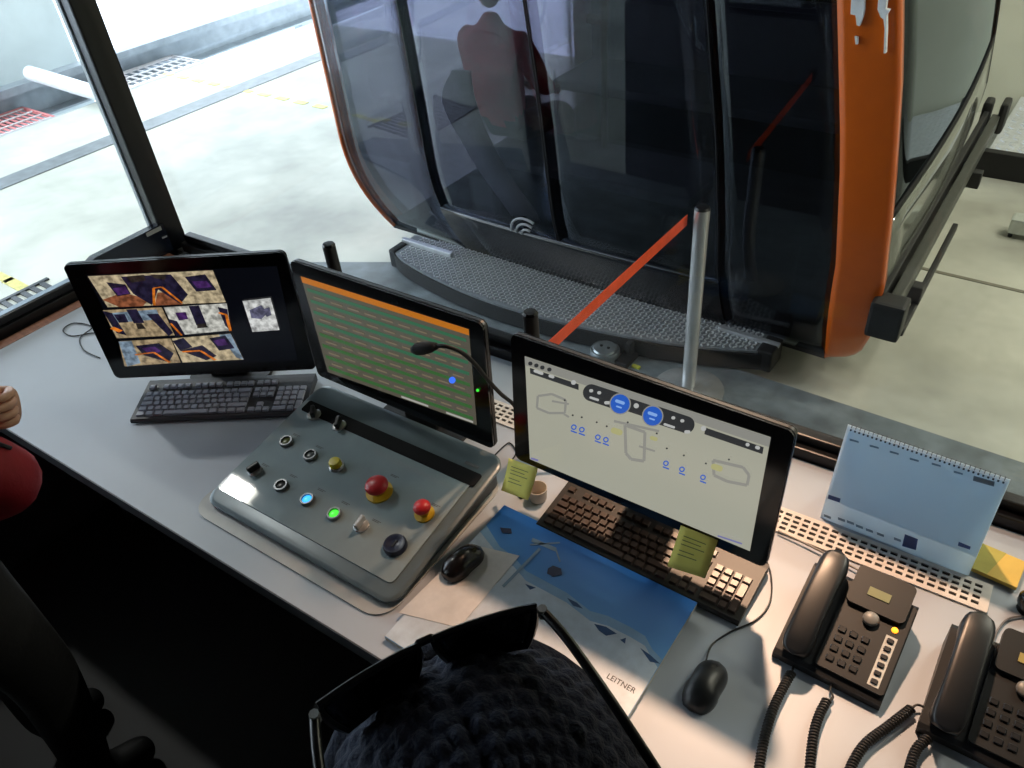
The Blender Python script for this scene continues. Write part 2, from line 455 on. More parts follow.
# ---------------------------------------------------------------- desk
dk = thing('desk', 'long white laminate control desk along the booth windows', 'desk', (0, 0, 0))
fy = lambda x: .388 + .0435 * (x + 1.863)
x0, x1 = -2.395, 1.6
obj('desk_top', prism(bm_new(), [(x0, fy(x0)), (x1, fy(x1)), (x1, wy(x1) - .003), (x0, wy(x0) - .003)], .705, DZ), white_lam, dk)
obj('front_edge', prism(bm_new(), [(x0, fy(x0) - .003), (x1, fy(x1) - .003), (x1, fy(x1)), (x0, fy(x0))], .704, .7395), mat('edge_banding', (58, 60, 66), 0.5), dk)
obj('side_edge', bx((-2.44, fy(x0), .70), (-2.396, 1.165, .742), .004), mat('brown_wood_edge', (140, 92, 70), 0.5, var=.15, scale=12, stretch=(1, 8, 1)), dk)
for x in (-2.3, 0.95, 1.45):
    obj('leg', bx((x - .03, .6, 0), (x + .03, 1.1, .705)), matte_black, dk)
obj('modesty_panel', bx((-2.27, 1.10, .1), (1.42, 1.12, .705)), matte_black, dk)

# ventilation grille with real slots
def grille(xa, xb, ya, yb, lab):
    t = thing('vent_grille', lab, 'grille', (xa, ya, DZ), .047); xb -= xa; yb -= ya; xa = ya = 0.0
    pitch, sl = .0182, .0125; rows, rp, rh = 4, .0135, .0072
    nx = int((xb - xa - .008) / pitch); mx = (xb - xa - nx * pitch) / 2 + (pitch - sl) / 2
    my = (yb - ya - (rows - 1) * rp - rh) / 2
    xs = [xa]; 
    for i in range(nx): xs += [xa + mx + i * pitch, xa + mx + i * pitch + sl]
    xs.append(xb)
    ys = [ya]
    for j in range(rows): ys += [ya + my + j * rp, ya + my + j * rp + rh]
    ys.append(yb)
    bm = bm_new(); z = .004
    vv = {}
    def V(i, j):
        if (i, j) not in vv: vv[(i, j)] = bm.verts.new((xs[i], ys[j], z))
        return vv[(i, j)]
    for i in range(len(xs) - 1):
        for j in range(len(ys) - 1):
            if i % 2 == 1 and j % 2 == 1: continue
            bm.faces.new((V(i, j), V(i + 1, j), V(i + 1, j + 1), V(i, j + 1)))
    o = obj('plate', bm, mat('grille_white', (224, 218, 212), 0.45), t); solid(o, .003, -1)
    obj('duct', bx((xa + .004, ya + .004, .0002), (xb - .004, yb - .004, .0008)), matte_black, t)
grille(-.33, .114, 1.080, 1.147, 'white perforated vent grille under the blue desk calendar')
grille(-1.02, -.56, 1.050, 1.117, 'white perforated vent grille behind the gap between two monitors')

# ================================================================== GONDOLA
yf = lambda z: 3.02 + (0.12 * ((.3 - z) / .6) ** 2 if z < .3 else 0.0)
yb = lambda z: 5.62 - (0.16 * ((.3 - z) / .6) ** 2 if z < .3 else 0.0)
xl = lambda z: -3.66 + (0.15 * ((.3 - z) / .6) ** 2.4 if z < .3 else 0.0)
XO = [(-.33, -.70), (-.30, -.62), (-.24, -.56), (-.1, -.524), (.15, -.516), (.54, -.56), (.98, -.63), (1.24, -.684), (2.0, -.86)]
XI = [(-.33, -.70), (-.29, -.694), (.24, -.70), (.7, -.764), (1.22, -.87), (2.0, -1.03)]
xo = lambda z: interp(XO, z)
xi = lambda z: interp(XI, z)
GT = 1.95; GB = -.33
gz = frange(GB, .3, 9) + frange(.3, GT, 10)[1:]
cab = thing('gondola_cabin', 'large gondola cabin with orange corner pillars and dark tinted glass front', 'gondola', (0, 0, 0))
def lerp(a, b, t): return a + (b - a) * t
# split lines of the front, as a share of the width between left rim and right pillar
def front(u, z, out=0.0):
    a = xl(z) + .035; b = xi(z)
    return Vector((lerp(a, b, u), yf(z) - out - .05 * math.sin(PI * u), z))
cuts = [0, .235, .52, .825, 1]
def ucols(a, b): return frange(a, b, 6)
lowz = -.02
def fpanel(name, ua, ub, za, zb, m, thick=.012, out=0.0):
    zs = [z for z in gz if za < z < zb]; zs = [za] + zs + [zb]
    o = obj(name, grid(bm_new(), lambda u, z: front(u, z, out), ucols(ua, ub), zs), m, cab, smooth=True)
    # keep thickness inwards
    md = o.modifiers.new('t', 'SOLIDIFY'); md.thickness = thick; md.offset = 0
    return o
seal = mat('door_seal_rubber', (18, 20, 24), 0.7, spec=.25)
sillm = mat('cabin_sill_graphite', (20, 23, 30), 0.18, 0)
g = .0015
fpanel('side_window', cuts[0] + .004, cuts[1] - g, GB, GT, cab_glass, .006)
for a, b in ((cuts[1] + g, cuts[2] - .002), (cuts[2] + .002, cuts[3] - g)):
    d = fpanel('door', a, b, lowz, GT, cab_glass, .006)
    zs = [lowz] + [z for z in gz if z > lowz]
    for uu in (a, b):
        o = obj('door_edge', grid(bm_new(), lambda u, z: front(u, z, .002), [uu - .0012, uu + .0012], zs), seal, d, smooth=True); solid(o, .008, 0)
fpanel('side_window', cuts[3] + g, cuts[4], GB, GT, cab_glass, .006)
fpanel('post', cuts[1] - .012, cuts[1] + .012, GB, GT, mat('post_graphite', (70, 76, 86), 0.5, 0), .01, -.03)
fpanel('post', cuts[3] - .012, cuts[3] + .012, GB, GT, seal, .01, -.03)
fpanel('door_sill', cuts[1] + g, cuts[3] - g, GB, lowz, sillm, .03)
fpanel('sill_rail', cuts[1] + g, cuts[3] - g, lowz - .008, lowz, mat('sill_rail_alu', (90, 96, 104), .35, .5), .01, .008)
# pillars
def pillar_r(u, z):
    if u <= 1: return Vector((lerp(xi(z), xo(z), u) , yf(z) - .012 + .02 * u * u, z))
    return Vector((xo(z) - .01 * (u - 1), yf(z) + .008 + .06 * (u - 1), z))
zs = [GB, -.325, -.31, -.29, -.26, -.22] + [z for z in gz if z > -.2]
o = obj('corner_pillar', grid(bm_new(), pillar_r, [0, .15, .3, .5, .7, .85, .95, 1, 1.2, 2], zs), orange, cab, smooth=True); solid(o, .03, 0)
o['label'] = 'wide orange pillar at the right corner'
o = obj('pillar_trim', grid(bm_new(), lambda u, z: Vector((xo(z) + .004, yf(z) + .0 + .035 * u, z)), [0, 1], zs), mat('pale_orange_trim', (214, 158, 96), .4), cab, smooth=True); solid(o, .008, 0)
def pillar_l(u, z): return Vector((xl(z) + .035 * (1 - u), yf(z) - .016 + .02 * u * u + (.12 * (u - 1) if u > 1 else 0), z))
o = obj('corner_pillar', grid(bm_new(), pillar_l, [0, .3, .6, 1, 2], gz), orange, cab, smooth=True); solid(o, .02, 0)
# thin irregular white marks laid on the top of the wide pillar
markm = mat('mark_white', (232, 236, 240), .7, bump=.3, bscale=90)
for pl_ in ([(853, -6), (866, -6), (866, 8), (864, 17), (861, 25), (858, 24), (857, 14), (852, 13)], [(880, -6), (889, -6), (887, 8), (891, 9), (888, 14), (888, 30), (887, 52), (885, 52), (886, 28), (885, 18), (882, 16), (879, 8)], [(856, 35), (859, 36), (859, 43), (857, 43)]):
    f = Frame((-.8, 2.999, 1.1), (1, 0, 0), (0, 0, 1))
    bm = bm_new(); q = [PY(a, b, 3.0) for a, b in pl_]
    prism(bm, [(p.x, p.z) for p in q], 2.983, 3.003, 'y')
    obj('white_mark', bm, markm, cab)
# right side: window above, panel below, seam between
def side(u, z): return Vector((xo(z) - .015 - .13 * u + .04 * math.sin(PI * u), lerp(yf(z) + .06, yb(z), u), z))
us = frange(0, 1, 10)
sg = glass('side_cabin_glass', (0.16, 0.17, 0.17), 1.6, 0.03)
o = obj('side_glass', grid(bm_new(), side, us, [.44] + [z for z in gz if z > .44]), sg, cab, smooth=True); solid(o, .006, 0)
o = obj('side_panel', grid(bm_new(), side, us, [z for z in gz if z < .42] + [.42]), mat('side_panel_gloss', (116, 120, 114), .12, .35, .03, coat=.5), cab, smooth=True); solid(o, .02, 0)
o = obj('window_seal', grid(bm_new(), lambda u, z: side(u, z) + Vector((.006, 0, 0)), frange(0, 1, 20), [.415, .445]), seal, cab, smooth=True); solid(o, .012, 0)
o = obj('rear_edge', grid(bm_new(), lambda u, z: side(1, z) + Vector((.003, .0 + .03 * u, 0)), [0, 1], gz), seal, cab, smooth=True); solid(o, .012, 0)
# left side, back, floor, roof
o = obj('side_glass', grid(bm_new(), lambda u, z: Vector((xl(z), lerp(yf(z) + .12, yb(z), u), z)), us, gz), cab_glass, cab, smooth=True); solid(o, .006, 0)
o = obj('back_glass', grid(bm_new(), lambda u, z: Vector((lerp(xl(z), xo(z) - .185, u), yb(z), z)), us, [.45] + [z for z in gz if z > .45]), sg, cab, smooth=True); solid(o, .006, 0)
o = obj('back_panel', grid(bm_new(), lambda u, z: Vector((lerp(xl(z), xo(z) - .185, u), yb(z), z)), us, [z for z in gz if z < .45] + [.45]), sillm, cab, smooth=True); solid(o, .02, 0)
fl = [(xl(GB), yf(GB)), (xo(GB), yf(GB)), (xo(GB) - .17, yb(GB)), (xl(GB), yb(GB))]
obj('cabin_floor', prism(bm_new(), fl, GB - .03, GB + .02), mat('cabin_floor_rubber', (36, 38, 42), .8), cab)
rf = [(xl(2) - .02, yf(2) - .02), (xo(1.95) + .02, yf(2) - .02), (xo(1.95) - .16, yb(2) + .02), (xl(2) - .02, yb(2) + .02)]
obj('roof', prism(bm_new(), rf, GT, GT + .14), sillm, cab)
ha = bm_new(); box(ha, (-2.25, 4.2, GT + .14), (-2.05, 4.45, 4.0), .02); box(ha, (-2.6, 4.0, GT + .14), (-1.7, 4.65, GT + .3), .03)
obj('hanger_arm', ha, dark_steel, cab)
obj('grip', bx((-2.4, 4.1, 3.95), (-1.9, 4.55, 4.19), .03), dark_steel, cab)
# benches inside
bench = mat('bench_grey', (70, 74, 80), .6, bump=.1)
for (ya, yb2) in ((4.75, 5.35),):
    b2 = obj('bench', bx((-3.0, 3.50, .04), (-1.6, 3.98, .10), .02), bench, cab)
    obj('bench_support', bx((-2.9, 3.55, GB + .02), (-1.7, 3.8, .04)), sillm, b2)
    b = obj('bench', bx((-3.3, ya, .05), (-1.0, yb2, .12), .02), bench, cab)
    obj('backrest', bx((-3.3, yb2 - .06, .12), (-1.0, yb2, .62), .02), bench, b)
    obj('bench_support', bx((-3.2, ya + .15, GB + .02), (-1.1, yb2, .05)), sillm, b)
# curved grey seat shell seen through the glass
sp = [(452, 70), (443, 92), (447, 112), (462, 140), (480, 170), (500, 198), (512, 215)]
sq = [(470, 72), (473, 95), (481, 120), (495, 150), (512, 180), (530, 205), (540, 222)]
bm = bm_new()
ra = smooth_path([PY(a, b, 3.30) for a, b in sp], 3); rb = smooth_path([PY(a, b, 3.34) for a, b in sq], 3)
va = [bm.verts.new(v) for v in ra]; vb = [bm.verts.new(v) for v in rb]
for i in range(len(va) - 1): bm.faces.new((va[i], va[i + 1], vb[i + 1], vb[i]))
o = obj('seat_shell', bm, mat('seat_shell_grey', (190, 192, 194), .45), cab, smooth=True); solid(o, .03, 0)
q = PY(525, 215, 3.32)
obj('shell_support', cyl(bm_new(), (q.x, 3.32, GB + .02), (q.x, 3.32, q.z), .02), dark_steel, cab)
# vertical grab pole inside
gp0 = PY(604, 20, 3.9)
pb = cyl(bm_new(), (gp0.x, 3.9, GB + .02), (gp0.x, 3.9, GT), .02); cyl(pb, (gp0.x - .1, 3.9, gp0.z), (gp0.x, 3.9, gp0.z), .025)
obj('grab_pole', pb, mat('pole_maroon', (70, 46, 50), .4, .3), cab)
# wifi mark and pictogram on the glass
def onfront(px, py):
    r = ray(px, py); t0, t1 = 2.0 / r.y, 4.2 / r.y
    for _ in range(50):
        t = (t0 + t1) / 2; p = CAMP + r * t
        if p.y < yf(p.z) - .04: t0 = t
        else: t1 = t
    return CAMP + r * t0
wm = mat('sticker_grey', (150, 154, 158), .5)
c = onfront(531, 234)
bm = bm_new()
for rr in (.04, .075, .11):
    pts_ = [Vector((c.x + rr * math.cos(a), yf(c.z + rr * math.sin(a)) - .066, c.z + rr * math.sin(a))) for a in frange(math.radians(60), math.radians(175), 10)]
    tube(bm, pts_, .007, 6)
obj('wifi_sticker', bm, wm, cab)
# snowflake-pattern banner on the far window
bn = thing('printed_panel', 'pale blue panel with dark angular pattern seen through the gondola glass', 'panel', (0, 0, 0))
cq = [PY(a, b, 5.5) for a, b in ((636, -4), (664, -4), (656, 70), (640, 45))]
prism_b = bm_new(); prism(prism_b, [(p.x, p.z) for p in cq], 5.5, 5.515, 'y')
obj('sheet', prism_b, mat('banner_blue', (190, 205, 225), .6), bn)
bm = bm_new()
for a, b in (((642, 2), (650, 22)), ((650, 22), (644, 42)), ((650, 22), (661, 18)), ((661, 18), (657, 4)), ((644, 42), (656, 30)), ((656, 30), (660, 45)), ((640, 18), (650, 22)), ((656, 45), (646, 42))):
    tube(bm, [PY(*a, 5.49), PY(*b, 5.49)], .016, 5)
obj('pattern', bm, matte_black, bn)
bn.parent = cab
for k_ in ('label', 'category'): del bn[k_]

# step: checker plate with black skirt
tz = -.30
rear = [P(402, 243, tz), P(450, 259, tz), P(715, 333, tz), P(785, 340, tz)]
frontp = smooth_path([P(394, 251, tz), P(405, 262, tz), P(440, 281, tz), P(485, 300, tz), P(545, 318, tz), P(620, 335, tz), P(700, 347, tz), P(768, 352, tz)], 4)
out = [(p.x, p.y) for p in frontp] + [(rear[3].x, rear[3].y + .03), (-2.0, 3.10), (rear[0].x, rear[0].y + .12)]
st = thing('boarding_step', 'checker plate boarding step along the bottom of the gondola door', 'step', (0, 0, 0))
obj('tread_plate', prism(bm_new(), out, tz - .012, tz), mat('tread_plate_grey', (132, 138, 144), .4, .3, .08, 20), st)
sk = bm_new()
fa = [Vector((p.x, p.y, 0)) for p in frontp]
fb = [v + Vector((0, .045, 0)) for v in fa]
prism(sk, [(v.x, v.y - .012) for v in fa] + [(v.x, v.y) for v in reversed(fb)], tz - .10, tz - .012)
obj('skirt', sk, matte_black, st)
ec = bm_new(); e = frontp[-1]
box(ec, (e.x - .05, e.y - .02, tz - .105), (e.x + .03, e.y + .12, tz + .012), .012)
obj('end_cap', ec, matte_black, st)
ec = bm_new(); e = frontp[0]
box(ec, (e.x - .03, e.y - .02, tz - .105), (e.x + .02, e.y + .1, tz + .012), .012)
obj('end_cap', ec, matte_black, st)
obj('edge_strip', bx((rear[0].x, rear[0].y, tz), (rear[1].x, rear[0].y + .03, tz + .03), .004), mat('strip_alu', (214, 218, 222), .3, .7), st)
obj('edge_strip', bx((rear[2].x, 3.04, tz), (rear[3].x, 3.065, tz + .02), .004), MATS['strip_alu'], st)
nb = bm_new()
def inside(x, y, poly):
    ins = False; n = len(poly)
    for i in range(n):
        (ax, ay), (bx_, by) = poly[i], poly[(i + 1) % n]
        if (ay > y) != (by > y) and x < (bx_ - ax) * (y - ay) / (by - ay) + ax: ins = not ins
    return ins
i = 0
for i in range(104):
    for j in range(28):
        x = -3.25 + i * .0235; y = 2.58 + j * .0205
        if not inside(x, y, out) or not inside(x, y - .012, out) or x > frontp[-1].x - .07 or x < frontp[0].x + .04: continue
        a = PI / 4 if (i + j) % 2 else -PI / 4
        M = Matrix.Translation((x, y, tz + .002)) @ Matrix.Rotation(a, 4, 'Z') @ Matrix.Diagonal((.018, .007, .007, 1))
        bmesh.ops.create_cube(nb, size=1, matrix=M)
o = obj('checker_studs', nb, tread, st); o['kind'] = 'stuff'
st.parent = cab
for k_ in ('label', 'category'): del st[k_]

# ski rack on the right side
rk = bpy.data.objects.new('ski_rack', None); C.objects.link(rk); rk.parent = cab
rz = .05
n0 = P(884, 312, rz); n1 = P(990, 122, rz)
d = (n1 - n0); d.z = 0; L_ = d.length
rk.location = n0; rk.rotation_euler = (0, 0, math.atan2(d.y, d.x) - PI / 2)
rub = mat('rack_rubber', (30, 31, 32), .55)
rail = mat('rack_rail_grey', (72, 74, 70), .4, .3)
obj('rail', bx((-.045, 0, -.05), (-.015, L_, .07), .006), rub, rk)
obj('rail', bx((.0, 0, -.03), (.045, L_, .05), .006), rail, rk)
obj('rail', bx((.06, .08, -.15), (.085, L_ * .5, -.11), .006), rub, rk)
obj('bracket', bx((-.09, .3, -.12), (.09, .36, -.03), .006), rub, rk)
obj('bracket', bx((-.09, L_ * .7, -.12), (.09, L_ * .7 + .06, -.03), .006), rub, rk)
obj('end_cap', bx((-.05, -.06, -.10), (.085, .05, .07), .015), rub, rk)
obj('end_cap', bx((-.06, L_ - .03, -.04), (-.01, L_ + .09, .12), .02), rub, rk)
obj('end_cap', bx((.03, L_ - .03, -.06), (.075, L_ + .12, .12), .02), rub, rk)

# ================================================================== STANCHION, BELT, FLOOR DEVICE
sb = P(688, 390, PZ)
s = thing('stanchion', 'polished steel belt stanchion on a round base by the gondola', 'stanchion', (sb.x, sb.y, PZ))
obj('base', lathe(bm_new(), [(0, 0), (.165, 0), (.165, .008), (.15, .016), (.05, .03), (0, .03)], 40), mat('base_steel', (176, 180, 182), .25, .5), s, auto=40)
top = .93
obj('post', cyl(bm_new(), (0, 0, .02), (0, 0, top - .05), .031, n=28), chrome, s, auto=40)
obj('belt_head', cyl(bm_new(), (0, 0, top - .05), (0, 0, top), .032, n=28), chrome, s, auto=40)
obj('cap', lathe(bm_new(), [(0, top + .012), (.026, top + .01), (.032, top), (0, top)], 28), black, s, auto=40)
bl = bm_new()
box(bl, (-.055, -(sb.y - 1.385), top - .075), (-.052, -.02, top - .028))
obj('belt', bl, mat('orange_belt_webbing', (236, 84, 40), .6, bump=.15, bscale=300, emit=0), s)
obj('belt_clip', bx((-.07, -(sb.y - 1.385), top - .085), (-.035, -(sb.y - 1.43), top - .015), .004), black, s)
gz0 = P(605, 358, PZ)
fd = thing('floor_device', 'round metal floor device with black bracket behind the white monitor', 'floor device', (gz0.x, gz0.y, PZ))
obj('body', lathe(bm_new(), [(0, 0), (.075, 0), (.075, .05), (.07, .06), (0, .06)], 28), mat('device_alu', (130, 138, 142), .35, .7), fd, auto=40)
obj('lid', lathe(bm_new(), [(0, .07), (.055, .068), (.06, .06), (0, .06)], 28), mat('device_lid', (150, 158, 162), .3, .7), fd, auto=40)
for dx in (-.02, .02): obj('screw', lathe(bm_new(), [(0, .074), (.008, .073), (.008, .068), (0, .068)], 12, Matrix.Translation((dx, 0, 0))), black, fd)
bk = bx((.07, -.03, 0), (.14, .10, .03), .006); box(bk, (.09, .04, .03), (.12, .1, .10), .006); box(bk, (-.02, .07, 0), (.09, .10, .05), .006)
obj('bracket', bk, matte_black, fd)
obj('tag', bx((.15, .0, 0), (.19, .02, .01)), mat('tag_yellow', (190, 196, 70), .5), fd)

# ================================================================== MONITORS
def mframe(w0, p, w):
    k = w / w0
    o = CAMP + (Vector(p[:3]) - CAMP) * k
    yaw, tilt, h = p[3], p[4], p[5] * k
    ux = Vector((math.cos(yaw), math.sin(yaw), 0)); back = Vector((-math.sin(yaw), math.cos(yaw), 0))
    up = Vector((0, 0, 1)) * math.cos(tilt) + back * math.sin(tilt)
    return Frame(o, ux, up), h
def monitor(name, w0, p, w, lab, foot, deep=.03):
    f, h = mframe(w0, p, w)
    t = thing(name, lab, 'monitor', (f.o.x, f.o.y, DZ))
    base = f.o.copy(); base.z = DZ
    yaw = p[3]
    # a helper frame part so that everything sits in the tilted face
    inv = Matrix.Translation(base).inverted() @ f.mat()
    def part(nm, bm, m, par=None, **k):
        if par is None: bm.transform(inv)
        return obj(nm, bm, m, par or t, **k)
    b = prism(bm_new(), rrect(-w / 2, 0, w / 2, h, .014), -.016, 0)
    body = part('bezel', b, gloss_black)
    b = prism(bm_new(), rrect(-w / 2 + .03, .02, w / 2 - .03, h - .02, .02), -deep - .012, -.016)
    part('back_shell', b, black)
    b = prism(bm_new(), rrect(-w / 2 - .001, -.001, w / 2 + .001, h + .001, .015), -.012, -.005)
    part('edge_band', b, mat('monitor_edge', (38, 39, 43), .3, .2))
    # stand
    R3 = Matrix.Rotation(yaw, 4, 'Z')
    zt = f.o.z - DZ
    fx, fy0, fy1 = foot; ny = fy0 + .015
    b = bx((-.05, ny, .008), (.05, ny + .03, zt + .17), .006); b.transform(R3)
    obj('stand_neck', b, black, t)
    b = bx((-.04, .036, zt + .12), (.04, ny + .01, zt + .16), .004); b.transform(R3)
    obj('tilt_joint', b, black, t)
    b = prism(bm_new(), rrect(-fx, fy0, fx, fy1, .02), 0.0005, .012); b.transform(R3)
    obj('stand_base', b, black, t)
    return t, f, h, inv
def screen_part(t, f, inv, corners, m):
    """the lit display area; its mesh lives in face coordinates"""
    o = flat('screen', [[f.loc(*c) for c in corners]], m, t, .0006)
    o.matrix_local = inv
    return o
def prints(scr, f, items, z0=.0012):
    for k, (nm, polys, m) in enumerate(items):
        small = max(max(p[0] for p in q) - min(p[0] for p in q) for q in polys) < 16 and len(polys) > 2
        if small:                                                   # marks too small to pick apart
            o = flat(nm, [[f.loc(*p) for p in poly] for poly in polys], m, scr, z0 + .0003 * k); o['kind'] = 'stuff'
        else:
            for poly in polys: flat(nm, [[f.loc(*p) for p in poly]], m, scr, z0 + .0003 * k)
def quadgrid(q, u0, v0, u1, v1):
    """sub-rectangle of a pixel quad TL,TR,BR,BL"""
    def at(u, v):
        a = (lerp(q[0][0], q[1][0], u), lerp(q[0][1], q[1][1], u)); b = (lerp(q[3][0], q[2][0], u), lerp(q[3][1], q[2][1], u))
        return (lerp(a[0], b[0], v), lerp(a[1], b[1], v))
    return [at(u0, v0), at(u1, v0), at(u1, v1), at(u0, v1)], at
def qpoly(q, pts):
    _, at = quadgrid(q, 0, 0, 1, 1)
    return [at(*p) for p in pts]
def qline(q, a, b, wd):
    return qpoly(q, strip2(a, b, wd))

# --- camera-wall monitor
ES = 0.75
t, f, h, inv = monitor('monitor', .55, (-1.687, .8, .763, .604, .037, .343), .53, 'black monitor showing camera pictures of gondolas, at the left end of the desk', (.11, .05, .19))
Q1 = [(86, 275), (277, 266), (298, 360), (134, 368)]
scr = screen_part(t, f, inv, Q1, screen('screen_dark', (14, 17, 26), .35))
_scr = screen
def screen(name, col, strength, grain=.0):
    m = _scr(name, col, strength)
    if name.startswith('cam_'):                                    # grainy camera picture
        nt = m.node_tree; b = nt.nodes['Principled BSDF']; c = rgb(col)
        tc = nt.nodes.new('ShaderNodeTexCoord'); n = nt.nodes.new('ShaderNodeTexNoise'); n.inputs['Scale'].default_value = 70; n.inputs['Detail'].default_value = 4
        r = nt.nodes.new('ShaderNodeValToRGB'); r.color_ramp.elements[0].position = .36; r.color_ramp.elements[1].position = .64
        r.color_ramp.elements[0].color = (*[x * .5 for x in c[:3]], 1); r.color_ramp.elements[1].color = (*[min(1, x * 1.45) for x in c[:3]], 1)
        nt.links.new(tc.outputs['Object'], n.inputs[0]); nt.links.new(n.outputs[0], r.inputs[0]); nt.links.new(r.outputs[0], b.inputs['Emission Color'])
    return m
beige = screen('cam_beige', (188, 172, 140), ES); sand = screen('cam_sand', (168, 148, 116), ES); navy = screen('cam_navy', (34, 30, 52), ES)
purple = screen('cam_purple', (70, 40, 96), ES); oran = screen('cam_orange', (220, 120, 36), ES); pale = screen('cam_pale', (198, 198, 190), ES); dk1 = screen('cam_dark', (48, 42, 38), ES)
brown = screen('cam_brown', (140, 84, 56), ES); bluep = screen('cam_bluegrey', (126, 146, 164), ES)
I1 = [(88, 276), (213, 270), (226, 302), (108, 307)]
I2 = [(103, 310), (162, 307), (175, 335), (117, 338)]
I3 = [(164, 307), (227, 303), (231, 330), (177, 335)]
I4 = [(119, 341), (171, 338), (181, 362), (125, 366)]
I5 = [(172, 338), (231, 333), (244, 359), (183, 362)]
items = [
    ('camera_picture', [I1], beige), ('camera_picture', [I2], sand), ('camera_picture', [I3], pale), ('camera_picture', [I4], sand), ('camera_picture', [I5], beige),
    ('picture_floor', [qpoly(I1, [(0, .75), (.2, .55), (.38, .8), (.3, 1), (.1, 1)]), qpoly(I1, [(.4, 1), (.48, .6), (.56, .6), (.64, 1)])], brown),
    ('picture_wall', [qpoly(I2, [(.1, .1), (.9, .05), (.9, .4), (.1, .45)]), qpoly(I4, [(0, 0), (.25, 0), (.3, .9), (.05, 1)]), qpoly(I5, [(.8, 0), (1, 0), (1, 1), (.9, .9)])], bluep),
    ('picture_dark', [qpoly(I1, [(.26, .05), (.66, .05), (.72, .7), (.62, .98), (.5, .5), (.38, .98), (.28, .6)]), qpoly(I1, [(.76, .15), (.93, .1), (.97, .6), (.8, .62)]), qpoly(I1, [(.12, .2), (.26, .3), (.26, .6), (.14, .66)]),
                      qpoly(I2, [(0, 0), (.14, .1), (.2, .9), (.05, .8)]), qpoly(I2, [(.4, 0), (.58, 0), (.6, .5), (.42, .5)]), qpoly(I2, [(.15, .15), (.34, .15), (.34, .45), (.18, .45)]), qpoly(I2, [(.7, .2), (.9, .2), (1, .9), (.9, 1)]),
                      qpoly(I3, [(.4, 0), (.56, 0), (.6, .7), (.42, .7)]), qpoly(I3, [(0, .4), (.12, .5), (.16, 1), (0, 1)]), qpoly(I3, [(.85, .1), (1, .2), (1, 1), (.92, .8)]),
                      qpoly(I4, [(.3, .2), (.75, .15), (.95, .6), (.8, .95), (.4, .6)]), qpoly(I5, [(.0, .1), (.2, .0), (.28, .4), (.05, .5)]), qpoly(I5, [(.05, .5), (.45, .35), (.6, .8), (.4, .95)]), qpoly(I5, [(.62, .1), (.9, .05), (.95, .55), (.68, .6)])], navy),
    ('picture_cabins', [qpoly(I1, [(.14, .4), (.25, .35), (.25, .58), (.15, .62)]), qpoly(I1, [(.8, .3), (.92, .3), (.94, .5), (.82, .52)]), qpoly(I3, [(.15, .2), (.32, .2), (.32, .45), (.16, .48)]), qpoly(I4, [(.4, .3), (.65, .28), (.75, .5), (.5, .55)]), qpoly(I5, [(.66, .2), (.86, .16), (.88, .4), (.7, .42)])], purple),
    ('picture_detail', [qpoly(I1, [(.3, .05), (.45, .02), (.44, .2), (.32, .25)]), qpoly(I1, [(.5, .02), (.62, .05), (.6, .2), (.52, .15)]), qpoly(I2, [(.45, .5), (.55, .5), (.58, .7), (.44, .7)]), qpoly(I3, [(.44, .65), (.58, .65), (.62, .8), (.42, .8)])], dk1),
    ('picture_orange', [qline(I1, (.40, .98), (.47, .45), .022), qline(I1, (.47, .45), (.54, .42), .03), qline(I1, (.54, .42), (.64, .95), .022), qline(I4, (.25, .55), (.6, .5), .05), qline(I4, (.6, .5), (.82, .95), .05),
                        qline(I5, (.08, .55), (.38, .55), .06), qline(I5, (.38, .55), (.55, .95), .05), qline(I3, (.85, .3), (.97, .4), .05), qline(I3, (.97, .4), (1.0, 1), .05), qline(I3, (0, .55), (.1, 1), .04), qline(I2, (.02, .6), (.14, .75), .1)], oran),
    ('map_picture', [[(243, 300), (271, 297), (280, 329), (253, 331)]], screen('cam_map', (206, 208, 206), ES)),
    ('map_drawing', [[(250, 309), (262, 304), (268, 312), (262, 318), (252, 317)], [(264, 308), (270, 306), (272, 314), (267, 316)]], screen('cam_mapline', (104, 104, 130), ES)),
]
prints(scr, f, items)
# --- status monitor
t, f, h, inv = monitor('monitor', .55, (-1.125, .925, .795, .032, .047, .327), .53, 'black monitor with orange bar and green status rows, behind the control console', (.12, .04, .17))
Q2 = [(301, 276), (469, 329), (477, 425), (328, 372)]
scr = screen_part(t, f, inv, Q2, screen('stat_grey', (106, 102, 88), .55))
grn = [screen('stat_green', (60, 122, 88), .6), screen('stat_green2', (66, 118, 62), .6)]
gl, cl, gl2 = [], [], []
for i in range(8):
    v = .13 + i * .116
    (gl if i < 4 else gl2).append(qpoly(Q2, [(.02, v - .02), (.98, v - .02), (.98, v + .015), (.02, v + .015)]))
    for k in range(9):
        u = .05 + k * .103
        if i < 7: cl.append(qpoly(Q2, [(u, v + .05), (u + .07, v + .05), (u + .07, v + .066), (u, v + .066)]))
items = [('header_bar', [qpoly(Q2, [(0, .0), (1, .0), (1, .065), (0, .065)])], screen('stat_orange', (206, 122, 30), .7)),
         ('status_rows', gl, grn[0]), ('status_rows', gl2, grn[1]), ('row_captions', cl, screen('stat_cream', (146, 132, 108), .55)),
         ('footer_bar', [qpoly(Q2, [(.5, .965), (.68, .965), (.68, .985), (.5, .985)]), qpoly(Q2, [(.8, .965), (.98, .965), (.98, .985), (.8, .985)])], screen('stat_white', (200, 200, 190), .6)),
         ('cursor_dot', [[(453 + 3.4 * math.cos(a), 379.5 + 3.4 * math.sin(a)) for a in frange(0, 2 * PI, 12)[:-1]]], screen('stat_blue', (60, 110, 240), 1.2)),
         ('power_light', [[(478.5 + 1.6 * math.cos(a), 389.5 + 1.6 * math.sin(a)) for a in frange(0, 2 * PI, 10)[:-1]]], screen('led_green', (60, 220, 60), 1.2))]
